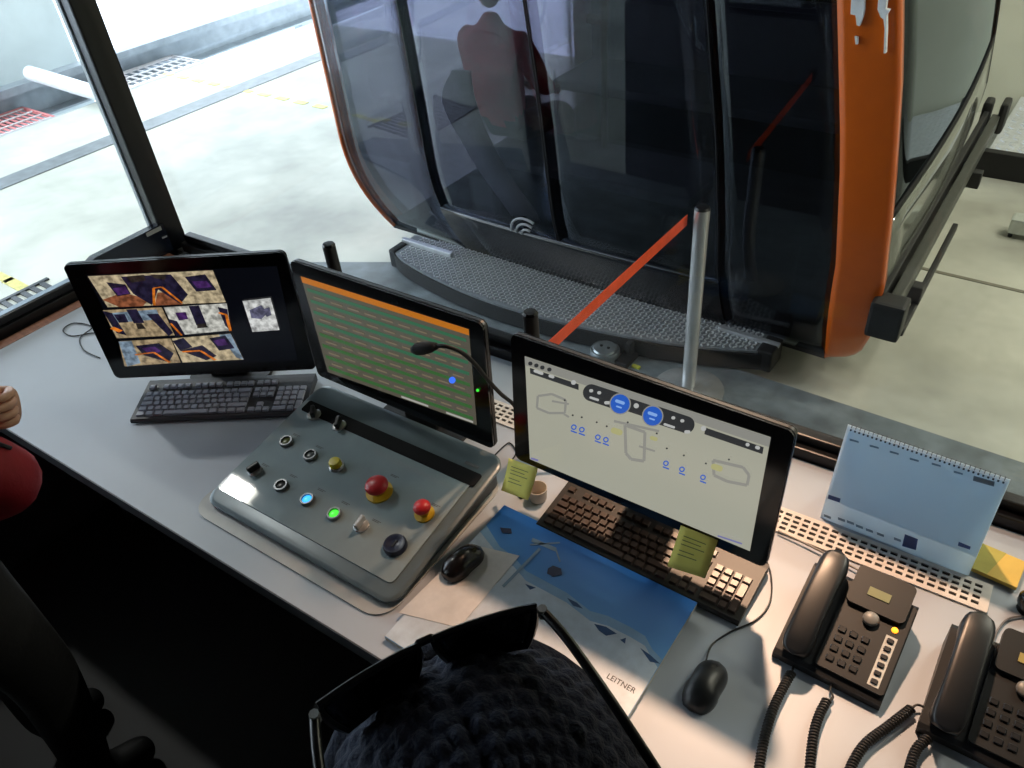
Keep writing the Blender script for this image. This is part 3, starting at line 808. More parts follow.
prints(scr, f, items)
# --- line-overview monitor
t, f, h, inv = monitor('monitor', .55, (-.506, .927, .813, .015, .081, .312), .53, 'black monitor showing a white line diagram with blue dials', (.11, .095, .2))
f3 = f; inv3 = inv; m3 = t
Q3 = [(525, 356), (771, 437), (750, 551), (530, 459)]
scr = screen_part(t, f, inv, Q3, screen('line_white', (196, 196, 178), .62))
dgr = screen('line_dark', (58, 60, 62), .62); blu = screen('line_blue', (40, 92, 190), .9); lgr = screen('line_lightgrey', (166, 166, 158), .62); mid = screen('line_bar', (150, 150, 150), .62); wht = screen('line_pale', (214, 216, 214), .62)
def px_rr(c, a, b, ang, n=6):
    """pixel capsule"""
    ca, sa = math.cos(ang), math.sin(ang); o = []
    for (x, y) in rrect(-a, -b, a, b, b * .98, n): o.append((c[0] + x * ca - y * sa, c[1] + x * sa + y * ca))
    return o
ang = math.atan2(81, 246)
def outline(pts, wd=3):
    return [strip2(pts[i], pts[(i + 1) % len(pts)], wd) for i in range(len(pts))]
def pdisc(c, r): return [(c[0] + r * math.cos(a), c[1] + r * math.sin(a)) for a in frange(0, 2 * PI, 20)[:-1]]
trk = outline([(539, 395), (553, 393), (567, 399), (566, 412), (550, 412), (538, 407)], 2.4) + outline([(626, 424), (646, 431), (645, 460), (632, 458), (627, 452)], 3) + outline([(714, 459), (744, 466), (750, 474), (748, 484), (728, 480), (715, 474)], 3) \
    + [strip2((553, 400), (570, 403), 2), strip2((615, 420), (660, 430), 2.5), strip2((640, 445), (656, 450), 2), strip2((565, 413), (570, 416), 2)]
nums = []
for (x, y) in ((575, 426), (583, 428.5), (599, 436), (607, 438.5), (667, 462), (683, 468), (704, 476)):
    nums += outline(pdisc((x, y), 2.4)[::3], 1.3)
    nums.append(px_rr((x, y + 4.6), 3.4, .7, ang + .05))
tick = [px_rr(c, 1.0, .9, 0) for c in ((574, 414), (583, 416), (598, 421), (608, 425), (629, 421), (658, 432), (668, 447), (685, 454), (707, 462), (730, 458), (566, 399))]
items = [('title_bar', [qpoly(Q3, [(0, 0), (1, 0), (1, .085), (0, .085)])], lgr),
         ('menu_bar', [qpoly(Q3, [(.02, .095), (.22, .095), (.22, .15), (.02, .15)]), qpoly(Q3, [(.74, .10), (.98, .10), (.98, .16), (.74, .16)])], dgr),
         ('menu_marks', [px_rr((574, 382), 2.4, 2.3, 0), px_rr((704, 428), 2.6, 2.5, 0)] + [px_rr((x, y), 3, 1.5, ang) for x, y in ((537, 371), (541, 372.5), (552, 376))] + [px_rr((748, 444), 2, 1.8, ang), px_rr((758, 447), 2.5, 1.8, ang)], wht),
         ('icon_row', [px_rr((x, y), 2.2, 2.0, 0) for x, y in ((531, 363), (537, 365), (543, 367), (550, 369))], dgr),
         ('dial_panel', [px_rr((604, 396), 21, 8.5, ang), px_rr((672, 419), 24, 8.5, ang), px_rr((638, 407), 18, 6.5, ang)], dgr),
         ('panel_marks', [px_rr((592, 390), 2, 1.6, 0), px_rr((600, 392), 2, 1.6, 0), px_rr((595, 398), 5, 1.2, ang), px_rr((608, 402), 3, 1.6, 0), px_rr((637, 405), 2.6, 2.5, 0), px_rr((674, 417), 2, 1.6, 0), px_rr((683, 420), 2, 1.6, 0), px_rr((670, 425), 6, 1.2, ang), px_rr((688, 431), 3, 1.6, 0)], wht),
         ('dial_rim', [pdisc((621, 403), 10.8), pdisc((653.5, 415), 10.8)], lgr),
         ('dial', [pdisc((621, 403), 9.6), pdisc((653.5, 415), 9.6)], blu),
         ('dial_digits', [px_rr((621, 401), 5, 1.6, ang), px_rr((620, 406), 3, .8, ang), px_rr((653.5, 413), 5, 1.6, ang), px_rr((653, 418), 3, .8, ang)], screen('dial_lite', (130, 170, 230), .9)),
         ('line_track', trk, lgr), ('cabin_numbers', nums, blu), ('tick_marks', tick, dgr),
         ('highlight', [px_rr((618, 430), 6, 3, ang), px_rr((718, 466), 6, 3, ang), px_rr((655, 437), 4, 2, ang)], screen('line_yellow', (202, 200, 140), .62)),
         ('footer_text', [px_rr((731, 538), 13, .8, ang), px_rr((536, 458), 4, 1, ang)], screen('line_footer', (140, 140, 200), .62))]
prints(scr, f, items)
# monitor poles
for (px, py, lab) in ((328, 243, 'round black pole standing behind the camera and status monitors'), (530, 311, 'round black pole standing behind the line diagram monitor')):
    p = PY(px, py, 1.03)
    t = thing('mounting_pole', lab, 'pole', (p.x, p.y, DZ), 0, 'black poles behind the monitors')
    obj('tube', cyl(bm_new(), (0, 0, .008), (0, 0, p.z - DZ - .006), .0155, n=20), matte_black, t, auto=40)
    obj('cap', lathe(bm_new(), [(0, p.z - DZ), (.013, p.z - DZ - .001), (.016, p.z - DZ - .006), (0, p.z - DZ - .006)], 20), gloss_black, t, auto=40)
    obj('foot', lathe(bm_new(), [(0, .0), (.04, 0), (.04, .006), (.016, .008), (0, .008)], 20), matte_black, t, auto=40)

# ================================================================== CONTROL CONSOLE
fc, hc = mframe(.55, (-1.053, .508, .765, .043, 1.444, .394), .553)
wc = .553
con = thing('control_console', 'grey sloped control console with push buttons and red emergency stops', 'control console', (fc.o.x, fc.o.y, DZ))
invc = Matrix.Translation(con.location).inverted() @ fc.mat()
grey_con = mat('console_grey', (100, 115, 123), .3, .1, .03)
# body: rounded outline lofted from the desk up to the tilted top
yawc = .043
bm = bm_new(); prev = None
for ins, zz in ((.004, -.011), (0, -.009), (0, -.003), (.004, -.0008), (.010, 0)):
    rg = [bm.verts.new(invc @ Vector((x, y, zz))) for x, y in rrect(-wc / 2 + ins, ins, wc / 2 - ins, hc - ins, .034 - ins, 6)]
    if prev:
        for i in range(len(rg)): bm.faces.new((prev[i], prev[(i + 1) % len(rg)], rg[(i + 1) % len(rg)], rg[i]))
    else: bm.faces.new(rg)
    prev = rg
bm.faces.new(prev)
obj('housing', bm, grey_con, con, auto=35)
bm = bm_new(); bot = []; tp = []
for x, y in rrect(-wc / 2 + .012, .012, wc / 2 - .012, hc - .012, .025, 6):
    p3 = invc @ Vector((x, y, -.012)); p3.z = max(p3.z, .006); tp.append(bm.verts.new(p3)); bot.append(bm.verts.new((p3.x, p3.y, .0045)))
for i in range(len(tp)): bm.faces.new((bot[i], bot[(i + 1) % len(tp)], tp[(i + 1) % len(tp)], tp[i]))
bm.faces.new(tp); bm.faces.new(bot)
obj('plinth', bm, mat('plinth_grey', (60, 66, 72), .5), con)
ob = bm_new(); prism(ob, rrect(-wc / 2 - .018, -.03, wc / 2 - .001, hc * .98, .05, 6), .0005, .004); ob.transform(Matrix.Rotation(yawc, 4, 'Z'))
obj('base_plate', ob, mat('base_plate_pale', (176, 178, 178), .3, 0, .03), con)
def cpart(nm, bm, m, par=None, lab=None, **k):
    if par is None: bm.transform(invc)
    o = obj(nm, bm, m, par or con, **k)
    if lab: o['label'] = lab
    return o
ip = [fc.loc(*q) for q in ((311, 400), (478, 478), (385, 588), (213, 487))]
xs_ = [p[0] for p in ip]; ys_ = [p[1] for p in ip]
face = cpart('face_plate', prism(bm_new(), rrect(min(xs_) + .01, min(ys_) + .012, max(xs_) - .004, max(ys_) - .004, .012), 0, .0025), mat('face_plate_grey', (148, 164, 170), .03, .0, .02))
s0 = fc.loc(308, 405); s1 = fc.loc(476, 483)
ym = (s0[1] + s1[1]) / 2
cpart('trim_strip', prism(bm_new(), rrect(s0[0] - .003, ym - .017, s1[0] + .003, ym + .017, .006), .0025, .004), mat('strip_black', (14, 15, 18), .75, spec=.2))
def at(px, py): return fc.loc(px, py)
def ring(px, py, r=.0165, lens=None, lab=None, glow=None):
    x, y = at(px, py); M = Matrix.Translation((x, y, .0025))
    b = cpart('push_button', lathe(bm_new(), [(r * .62, .0), (r, 0), (r, .005), (r * .9, .008), (r * .7, .008), (r * .66, .004), (r * .62, .004)], 26, M), mat('ring_steel', (130, 134, 138), .35, .4), lab=lab, auto=50)
    lm = lens
    o = obj('lens', lathe(bm_new(), [(0, .006), (r * .45, .0055), (r * .64, .004), (r * .64, 0), (0, 0)], 22, invc @ M), lm, b, auto=50)
def selector(px, py, a=0.0, lab=None, m=None):
    x, y = at(px, py); M = Matrix.Translation((x, y, .0025))
    b = cpart('selector_switch', lathe(bm_new(), [(0, .006), (.012, .006), (.0165, .004), (.0165, 0), (0, 0)], 26, M), chrome, lab=lab, auto=50)
    k = bx((-.005, -.015, .006), (.005, .015, .022), .003); k.transform(invc @ M @ Matrix.Rotation(a, 4, 'Z'))
    obj('handle', k, m or black, b)
selector(315, 416, .7); selector(340, 427, .5); selector(256, 472, -.3); selector(362, 527, .1, m=chrome)
ring(287, 443, lens=mat('lens_olive', (86, 94, 40), .3)); ring(311, 457, lens=mat('lens_clear', (96, 104, 106), .3))
ring(282, 487, lens=mat('lens_grey', (54, 58, 60), .3))
ring(308, 501, lens=mat('lens_blue_lit', (60, 170, 255), .3, var=0, emit=1.6), lab='blue lit push button')
ring(335, 515.5, lens=mat('lens_green_lit', (70, 225, 60), .3, var=0, emit=1.2), lab='green lit push button')
x, y = at(337, 467); M = Matrix.Translation((x, y, .0025))
yb_ = cpart('push_button', lathe(bm_new(), [(0, .006), (.015, .006), (.0175, .003), (.0175, 0), (0, 0)], 26, M), chrome, lab='yellow push button', auto=50)
obj('cap', lathe(bm_new(), [(0, .02), (.012, .019), (.014, .016), (.014, .006), (0, .006)], 26, invc @ M), mat('cap_yellow', (206, 190, 30), .35), yb_, auto=50)
def estop(px, py, rr, lab):
    x, y = at(px, py); M = Matrix.Translation((x, y, .0025))
    b = cpart('emergency_stop', lathe(bm_new(), [(0, .004), (rr * 1.15, .004), (rr * 1.15, 0), (0, 0)], 30, M), mat('collar_yellow', (206, 170, 36), .4), lab=lab, auto=50)
    obj('stem', lathe(bm_new(), [(0, .02), (rr * .5, .02), (rr * .55, .004), (0, .004)], 22, invc @ M), mat('stem_yellow', (176, 140, 40), .4), b, auto=50)
    obj('mushroom', lathe(bm_new(), [(0, .037), (rr * .5, .036), (rr * .85, .032), (rr, .026), (rr * .96, .021), (rr * .6, .018), (0, .018)], 30, invc @ M), mat('stop_red', (196, 44, 52), .35), b, auto=60)
estop(380, 493, .0255, 'large red emergency stop mushroom on a yellow collar'); estop(425, 515, .0185, 'smaller red emergency stop mushroom on a yellow collar')
x, y = at(396, 547); M = Matrix.Translation((x, y, .0025))
kb_ = cpart('key_switch', lathe(bm_new(), [(0, .010), (.012, .010), (.016, .012), (.022, .012), (.0245, .008), (.0245, 0), (0, 0)], 30, M), mat('knob_navy', (24, 34, 62), .35), lab='dark blue round key switch', auto=50)
k = bx((-.002, -.008, .010), (.002, .008, .0115)); k.transform(invc @ M); obj('slot', k, black, kb_)
# tiny printed captions over the buttons and a name plate
cap_ = mat('print_grey', (84, 88, 90), .5)
polys = []
for px, py in ((352, 428), (297, 436), (320, 448), (266, 466), (294, 477), (322, 491), (346, 504), (395, 477), (436, 506), (377, 522)):
    a, b = at(px, py)
    polys.append([(a - .011, b + .002), (a + .011, b + .002), (a + .011, b + .0005), (a - .011, b + .0005)]); polys.append([(a - .011, b - .001), (a + .007, b - .001), (a + .007, b - .0025), (a - .011, b - .0025)])
o = flat('captions', polys, cap_, con, .0029); o.matrix_local = invc; o['kind'] = 'stuff'
a, b = at(472, 465); o = flat('name_plate', [[(a - .018, b - .004), (a + .018, b - .004), (a + .018, b + .004), (a - .018, b + .004)]], cap_, con, .0006); o.matrix_local = invc

# ================================================================== KEYBOARDS
def keyboard(lab, origin, rz, W, D, kc, bc, tilt=.06):
    t = thing('keyboard', lab, 'keyboard', (origin[0], origin[1], DZ), rz)
    b = bm_new()
    prism(b, [(0, .004), (D, .004), (D, .026), (D - .012, .026), (.004, .014), (0, .010)], 0, W, 'x')
    obj('case', b, bc, t)
    for fx in (.04, W - .07): obj('foot', bx((fx, D - .03, 0.0003), (fx + .03, D - .02, .006)), bc, t)
    U = (W - .022) / 22.6; kd = (D - .03) / 6.6
    cache = {}
    def key(cx, row, wu, hu=1):
        kk = (round(wu, 2), hu)
        if kk not in cache:
            w2, h2 = wu * U / 2 - .0011, hu * kd / 2 - .0011
            bm = bm_new()
            a = [bm.verts.new((sx * w2, sy * h2, 0)) for sx, sy in ((-1, -1), (1, -1), (1, 1), (-1, 1))]
            c = [bm.verts.new((sx * (w2 - .0018), sy * (h2 - .0018), .006)) for sx, sy in ((-1, -1), (1, -1), (1, 1), (-1, 1))]
            bm.faces.new(c)
            for i in range(4): bm.faces.new((a[i], a[(i + 1) % 4], c[(i + 1) % 4], c[i]))
            bmesh.ops.recalc_face_normals(bm, faces=bm.faces)
            me = bpy.data.meshes.new('key'); bm.to_mesh(me); bm.free(); me.materials.append(kc); cache[kk] = me
        y = .011 + (row + hu / 2) * kd + (.5 * kd if row >= 5 else 0)
        o = bpy.data.objects.new('key', cache[kk]); C.objects.link(o); o.parent = t
        o.location = (.011 + (cx + wu / 2) * U, y, .0135 + (y - .004) * .0118 / (D - .016)); o.rotation_euler = (math.atan(.0118 / (D - .016)), 0, 0)
    rows = [[1.25, 1.25, 1.25, 6.25, 1.25, 1.25, 1.25, 1.25], [1.25] + [1] * 11 + [2.75], [1.75] + [1] * 11 + [1, 1.25], [1.5] + [1] * 12 + [1.5], [1] * 13 + [2]]
    for r, ws in enumerate(rows):
        x = 0
        for wu in ws: key(x, r, wu); x += wu
    for x in [0] + [2 + i for i in range(4)] + [6.5 + i for i in range(4)] + [11 + i for i in range(4)]: key(x, 5, 1)
    for x in (15.3, 16.3, 17.3):
        key(x, 5, 1); key(x, 4, 1); key(x, 3, 1); key(x, 0, 1)
    key(16.3, 1, 1)
    for r in range(5):
        for c_ in range(4):
            if c_ == 3 and r in (1, 3): continue
            if r == 0 and c_ == 1: continue
            if c_ == 3 and r in (0, 2): key(18.6 + 3, r, 1, 2); continue
            if r == 0 and c_ == 0: key(18.6, 0, 2); continue
            key(18.6 + c_, r, 1)
    return t
k1a = P(134, 418, .75); k1b = P(300, 411, .75)
keyboard('grey keyboard with dark case below the camera picture monitor', (-1.734, .567), .60, .45, .145, mat('keycap_grey', (146, 151, 168), .4), mat('kb_case_grey', (44, 46, 54), .45))
keyboard('black keyboard with brownish keys under the line diagram monitor', (-.672, .835), .012, .437, .14, mat('keycap_brown', (62, 48, 42), .35), mat('kb_case_black', (24, 22, 22), .45))

# ================================================================== DESK PAD, PAPER, MICE
pad = thing('desk_pad', 'thick desk pad printed with a snowy mountain and blue sky', 'desk pad', (-.755, .47, DZ), .012)
PWd, PDp, PH = .445, .375, .012
obj('sheets', bx((0, 0, .0005), (PWd, PDp, PH - .002), .001), mat('pad_paper', (196, 196, 190), .6), pad)
pf = Frame(Vector((-.755, .47, DZ + PH)), (math.cos(.012), math.sin(.012), 0), (-math.sin(.012), math.cos(.012), 0))
skm = bpy.data.materials.new('printed_blue_sky'); skm.use_nodes = True
nt = skm.node_tree; b = nt.nodes['Principled BSDF']; b.inputs['Roughness'].default_value = .3
tc = nt.nodes.new('ShaderNodeTexCoord'); sx = nt.nodes.new('ShaderNodeSeparateXYZ'); rp = nt.nodes.new('ShaderNodeValToRGB'); ns = nt.nodes.new('ShaderNodeTexNoise'); ns.inputs['Scale'].default_value = 5
mth = nt.nodes.new('ShaderNodeMath'); mth.operation = 'MULTIPLY'; mth.inputs[1].default_value = 2.6
nt.links.new(tc.outputs['Object'], sx.inputs[0]); nt.links.new(sx.outputs['Y'], mth.inputs[0]); nt.links.new(mth.outputs[0], rp.inputs[0]); nt.links.new(rp.outputs[0], b.inputs['Base Color'])
rp.color_ramp.elements[0].color = rgb((140, 196, 238)); rp.color_ramp.elements[1].color = rgb((44, 118, 206)); rp.color_ramp.elements[0].position = .25; rp.color_ramp.elements[1].position = .95
cover = obj('cover_print', bx((0.0005, 0.0005, PH - .002), (PWd - .0005, PDp - .0005, PH)), skm, pad)
def onpad(pp): return [pf.loc(*q) for q in pp]
snow_p = mat('print_snow', (196, 208, 222), .35, var=.06, scale=30); rock_p = mat('print_rock', (52, 84, 128), .35); haze_p = mat('print_haze', (140, 176, 212), .35, var=.05, scale=20)
ridge = [(490, 532), (500, 552), (514, 562), (526, 576), (545, 586), (567, 598), (590, 616), (608, 621), (630, 632), (645, 641), (652, 654), (664, 666)]
def below(px_list, dy):
    q = [pf.loc(a, b + dy) for a, b in px_list]
    q[0] = (.001, q[0][1]); q[-1] = (PWd - .001, q[-1][1])
    return q + [(PWd - .001, .001), (.001, .001)]
flat('mountain_haze', [below(ridge, -5)], haze_p, cover, PH + .0003)
flat('mountain_snow', [below(ridge, 5)], snow_p, cover, PH + .0006)
for pp_ in ([(567, 598), (577, 603), (583, 609), (573, 606)], [(594, 624), (606, 627), (617, 634), (606, 636), (599, 631)], [(620, 640), (626, 638), (625, 644)], [(640, 648), (650, 655), (660, 664), (650, 662)], [(525, 584), (536, 588), (530, 590)]):
    flat('mountain_rock', [onpad(pp_)], rock_p, cover, PH + .0009)
pyl = mat('print_pylon', (132, 156, 182), .35)
flat('cable_pylon', [onpad(strip2((503, 587), (540, 549), 3)), onpad(strip2((532, 540), (556, 550), 4)), onpad(strip2((530, 545), (560, 543), 1.5)), onpad(strip2((556, 550), (560, 562), 1.5))], pyl, cover, PH + .0012)
for pp_ in ([(548, 569), (553, 566), (561, 569), (562, 575), (553, 577), (547, 574)], [(500, 528), (511, 529), (512, 534), (502, 533)]): flat('print_cabin', [onpad(pp_)], mat('print_cabin_brown', (56, 64, 92), .35), cover, PH + .0015)
q = pf.loc(607, 676)
text_mesh('lettering', 'LEITNER', .0145, mat('print_ink', (28, 36, 52), .5), cover, (q[0], q[1] - .004, PH + .001), (0, 0, 0), .0002)

pp = thing('paper_sheet', 'white paper sheets lying under the mouse next to the console', 'paper', (0, 0, DZ))
pq = [P(400, 617, DZ), P(470, 548, DZ), P(520, 560, DZ), P(460, 632, DZ)]
obj('sheet', prism(bm_new(), [(p.x, p.y) for p in pq], .0128, .0136), mat('paper_white', (216, 214, 214), .7), pp)
pp['label'] = 'white paper sheet lying on the desk pad beside the console'

def mouse(lab, c, rz, body, size=1.0, z=0.0):
    t = thing('mouse', lab, 'mouse', (c[0], c[1], DZ + z), rz)
    bm = bm_new(); L_, W_, H_ = .108 * size, .06 * size, .036 * size
    nu, nv = 16, 20
    rings = []
    for j in range(nu + 1):
        s_ = j / nu; y = -L_ / 2 + L_ * s_
        e_ = max(0.0, 1 - abs(2 * s_ - 1) ** 2.8) ** .5
        wv = W_ / 2 * e_ * (1 - .10 * math.sin(PI * s_) ** 4 * (1 if s_ > .4 else .5)); hv = H_ * e_ * (.72 + .28 * math.cos((s_ - .38) * PI))
        if j in (0, nu): rings.append([bm.verts.new((0, y, .006))]); continue
        rg = []
        for i in range(nv + 1):
            a = PI * i / nv
            rg.append(bm.verts.new((wv * math.cos(a) * (1 if True else 1), y, .0008 + hv * max(0, math.sin(a)) ** .75)))
        rings.append(rg)
    for a, b_ in zip(rings, rings[1:]):
        if len(a) == 1:
            for i in range(nv): bm.faces.new((a[0], b_[i], b_[i + 1]))
        elif len(b_) == 1:
            for i in range(nv): bm.faces.new((a[i], a[i + 1], b_[0]))
        else:
            for i in range(nv): bm.faces.new((a[i], a[i + 1], b_[i + 1], b_[i]))
    loop = [r[0] for r in rings] + [r[-1] for r in rings[::-1][1:-1]]
    bm.faces.new(loop)
    obj('shell', bm, body, t, smooth=True)
    obj('wheel', cyl(bm_new(), (-.004, L_ * .26, .0205 * size), (.004, L_ * .26, .0205 * size), .0085 * size, n=16), matte_black, t, auto=40)
    return t
mo = P(464, 569, DZ); mouse('black mouse on the paper beside the control console', (mo.x, mo.y), -.1, mat('mouse_gloss', (24, 22, 24), .22), .95, .0138)
mo = P(705, 688, DZ)
m2 = mouse('black wired mouse lying to the right of the desk pad', (mo.x, mo.y), .0, mat('mouse_matte', (26, 30, 34), .38))
cp = [P(706, 661, DZ + .012), P(712, 645, DZ + .004), P(730, 632, DZ + .003), P(756, 620, DZ + .003), P(770, 602, DZ + .003), P(771, 575, DZ + .003), P(764, 555, DZ + .003)]
o = obj('cable', tube(bm_new(), smooth_path([p - m2.location for p in cp], 6), .0017, 6), black, m2, smooth=True)

# ================================================================== PHONES
def phone(lab, org, rz, lit, dispcol, tall=1.0):
    t = thing('desk_phone', lab, 'phone', (org[0], org[1], DZ), rz)
    W_, D_ = .178, .185
    th = .20
    pm = mat('phone_black', (15, 20, 26), .48, var=.03)
    # base wedge profile, left cradle lower than the right deck
    obj('base', prism(bm_new(), [(0, .001), (D_, .001), (D_, .058), (D_ - .01, .062), (.008, .02), (0, .016)], 0, W_, 'x'), pm, t)
    M = Matrix.Translation((0, .008, .0202)) @ Matrix.Rotation(math.atan(.042 / (D_ - .018)), 4, 'X')
    def pt(nm, bm, m, par=None, **k): bm.transform(M); return obj(nm, bm, m, par or t, **k)
    pt('deck', prism(bm_new(), rrect(.066, .004, W_ - .002, D_ - .012, .006), -.004, .006), pm)
    # head block with small display
    hd = pt('display_block', prism(bm_new(), rrect(.07, D_ - .055, W_ - .012, D_ + .02, .01), -.002, .014), pm)
    pt('display', bx((.098, D_ - .030, .014), (.134, D_ - .014, .0155)), mat('display_' + dispcol[0], dispcol[1], .3, var=.03), None)
    pt('navigation_disc', lathe(bm_new(), [(0, .012), (.010, .012), (.013, .009), (.013, .006), (0, .006)], 22, Matrix.Translation((.118, D_ - .068, 0.004))), mat('nav_grey', (120, 122, 122), .4), auto=50)
    for r in range(4):
        for c_ in range(3): pt('key', bx((.078 + c_ * .019, .018 + r * .0185, .006), (.091 + c_ * .019, .029 + r * .0185, .0092), .0015, 1), mat('phone_key', (30, 33, 38), .35))
    ps = pt('memory_strip', bx((.148, .012, .006), (.166, .105, .0068)), mat('strip_white', (200, 202, 200), .5))
    for r in range(6): pt('memory_key', bx((.1515, .0155 + r * .0152, .0068), (.1625, .0245 + r * .0152, .0098), .0015, 1), mat('memkey', (40, 42, 48), .4))
    lm = mat('amber_lit', (255, 160, 40), .3, var=0, emit=2.2) if lit else mat('amber_off', (70, 52, 34), .4)
    o = pt('message_light', lathe(bm_new(), [(0, .010), (.004, .0095), (.0055, .007), (0, .006)], 14, Matrix.Translation((.157, .118, 0))), lm, auto=60)
    if lit: o['label'] = 'glowing amber message light'
    # handset: arch with two fat ends
    bm = bm_new(); rings = []
    N = 26
    for j in range(N + 1):
        s_ = j / N; y = -.012 + .212 * s_
        e_ = max(0, 1 - abs(2 * s_ - 1) ** 10) ** .5
        ends = max(math.exp(-((s_ - .13) / .12) ** 2), math.exp(-((s_ - .87) / .12) ** 2))
        hw = (.0215 + .0025 * ends) * e_ + .0015; zt = .044 + .006 * math.sin(PI * s_) ; zb = .036 - .030 * ends * e_ - .006 * e_
        zc = (zt + zb) / 2; hh = (zt - zb) / 2 * max(.15, e_)
        rings.append([bm.verts.new((.033 + hw * math.copysign(abs(math.cos(a)) ** .45, math.cos(a)), y, zc + hh * math.copysign(abs(math.sin(a)) ** .45, math.sin(a)))) for a in frange(0, 2 * PI, 20)[:-1]])
    for a, b_ in zip(rings, rings[1:]):
        for i in range(20): bm.faces.new((a[i], a[(i + 1) % 20], b_[(i + 1) % 20], b_[i]))
    bm.faces.new(rings[0]); bm.faces.new(rings[-1])
    pt('handset', bm, mat('handset_black', (16, 21, 27), .36, var=.03), smooth=True)
    return t
ph1 = phone('black desk phone with glowing amber light, beside the wired mouse', (-.164, .818), .0, True, ('green', (140, 146, 112)))
ph2 = phone('black desk phone cut off by the right edge of the picture', (.070, .815), .02, False, ('yellow', (176, 164, 104)))
def cord(t, pxs, z=.012):
    pts = [P(a, b, DZ + z) - t.location for a, b in pxs]
    pts = [Matrix.Rotation(-t.rotation_euler.z, 3, 'Z') @ p for p in pts]
    o = obj('coil_cord', coil(bm_new(), pts, .0062, .0022, .0052), matte_black, t, smooth=True)
    return o
cord(ph1, ((792, 672), (782, 690), (772, 712), (763, 745), (757, 790), (760, 830), (782, 846), (802, 828), (808, 786), (813, 738), (819, 716), (827, 700)))
cord(ph2, ((912, 708), (890, 725), (862, 748), (845, 785), (846, 825), (872, 842), (898, 820), (906, 784), (915, 752), (928, 738)))
o = obj('line_lead', tube(bm_new(), smooth_path([P(*q, DZ + .006) - ph1.location for q in ((796, 660), (793, 668), (792, 673))], 4), .002, 6), matte_black, ph1)
o = obj('line_lead', tube(bm_new(), smooth_path([P(*q, DZ + .008) - ph1.location for q in ((832, 684), (830, 690), (833, 697), (828, 702))], 5), .002, 6), matte_black, ph1)
o = obj('line_lead', tube(bm_new(), smooth_path([P(*q, DZ + .012) - ph2.location for q in ((928, 709), (918, 705), (911, 709))], 5), .002, 6), matte_black, ph2)

# ================================================================== CALENDAR, NOTES
cal = thing('desk_calendar', 'pale blue spiral bound tent calendar standing by the window', 'calendar', (-.203, 1.166, DZ))
tl = PY(846, 430, 1.21); tr = PY(1003, 475, 1.21)
cw = .272; lean = .045; ch_ = .215
paper_b = mat('calendar_paper', (222, 238, 248), .55, var=.02, scale=6); paper_c = mat('calendar_card', (198, 222, 242), .55, var=.02)
for m_ in (paper_b, paper_c):
    nt = m_.node_tree; b = nt.nodes['Principled BSDF']; tr_ = nt.nodes.new('ShaderNodeBsdfTranslucent'); mx = nt.nodes.new('ShaderNodeMixShader'); mx.inputs[0].default_value = .8
    tr_.inputs[0].default_value = (.80, .89, .97, 1)
    nt.links.new(b.outputs[0], mx.inputs[1]); nt.links.new(tr_.outputs[0], mx.inputs[2]); nt.links.new(mx.outputs[0], nt.nodes['Material Output'].inputs[0])
cf = Frame(Vector((-.203, 1.166, DZ + .002)), (1, 0, 0), Vector((0, lean, ch_)))
cinv = Matrix.Translation(cal.location).inverted() @ cf.mat()
hC = math.hypot(lean, ch_)
def calp(nm, bm, m, par=None, **k):
    bm.transform(cinv); return obj(nm, bm, m, par or cal, **k)
calp('front_card', bx((0, 0, -.0015), (cw, hC, 0)), paper_c)
page = calp('month_page', bx((.004, .048, .0008), (cw - .002, hC - .004, .002)), paper_b)
bb = bm_new(); prism(bb, [(.002 + 2 * lean, .001), (.0045 + 2 * lean, .001), (lean + .002, ch_), (lean - .0005, ch_)], 0, cw, 'x'); obj('rear_card', bb, paper_c, cal)
obj('base_card', bx((0, .0, .0004), (cw, 2 * lean, .0016)), paper_c, cal)
sp_ = bm_new()
for i in range(34):
    x = .008 + i * (cw - .016) / 33
    pts_ = [Vector((x, hC + .004 * math.cos(a) , .004 * math.sin(a))) for a in frange(0, 2 * PI, 10)]
    tube(sp_, pts_, .0007, 4)
o = calp('spiral_binding', sp_, mat('binding_wire', (70, 76, 88), .3, .6)); o['kind'] = 'stuff'
hol = [[(x - .0016, hC - .010), (x + .0016, hC - .010), (x + .0016, hC - .006), (x - .0016, hC - .006)] for x in [.008 + i * (cw - .016) / 33 for i in range(34)]]
blue_i = mat('calendar_ink', (44, 86, 160), .5); dim_i = mat('calendar_dim_ink', (120, 150, 176), .5)
for nm, polys, m, z in (('binding_holes', hol, mat('hole_dark', (44, 56, 70), .6), .0024),
        ('logo', [[cf.loc(*q) for q in ((829, 494), (841, 498), (840, 502), (828, 498))], [cf.loc(*q) for q in ((959, 541), (971, 546), (970, 549), (958, 545))]], blue_i, .0024),
        ('logo', [[cf.loc(*q) for q in ((905, 534), (918, 539), (916, 550), (902, 546))]], blue_i, .0005),
        ('header_text', [[cf.loc(*q) for q in ((974, 475), (995, 481), (994, 486), (973, 480))]] + [[cf.loc(x, y), cf.loc(x + 9, y + 2.6), cf.loc(x + 9, y + 4.4), cf.loc(x, y + 2)] for x, y in ((850, 438), (870, 444), (890, 450), (910, 457), (932, 462), (954, 470))], dim_i, .0024),
        ('slogan', [[cf.loc(x, y), cf.loc(x + 7, y + 2.6), cf.loc(x + 7, y + 5), cf.loc(x, y + 2.5)] for x, y in ((824, 514), (838, 517), (847, 520), (856, 524), (866, 528), (877, 532), (894, 537))], dim_i, .0005)):
    o = flat(nm, polys, m, cal, z); o.matrix_local = cinv
nt_y = mat('sticky_yellow', (230, 196, 96), .7, var=.03); nt_g = mat('sticky_green', (236, 228, 116), .7, var=.03)
sp0 = P(990, 572, DZ)
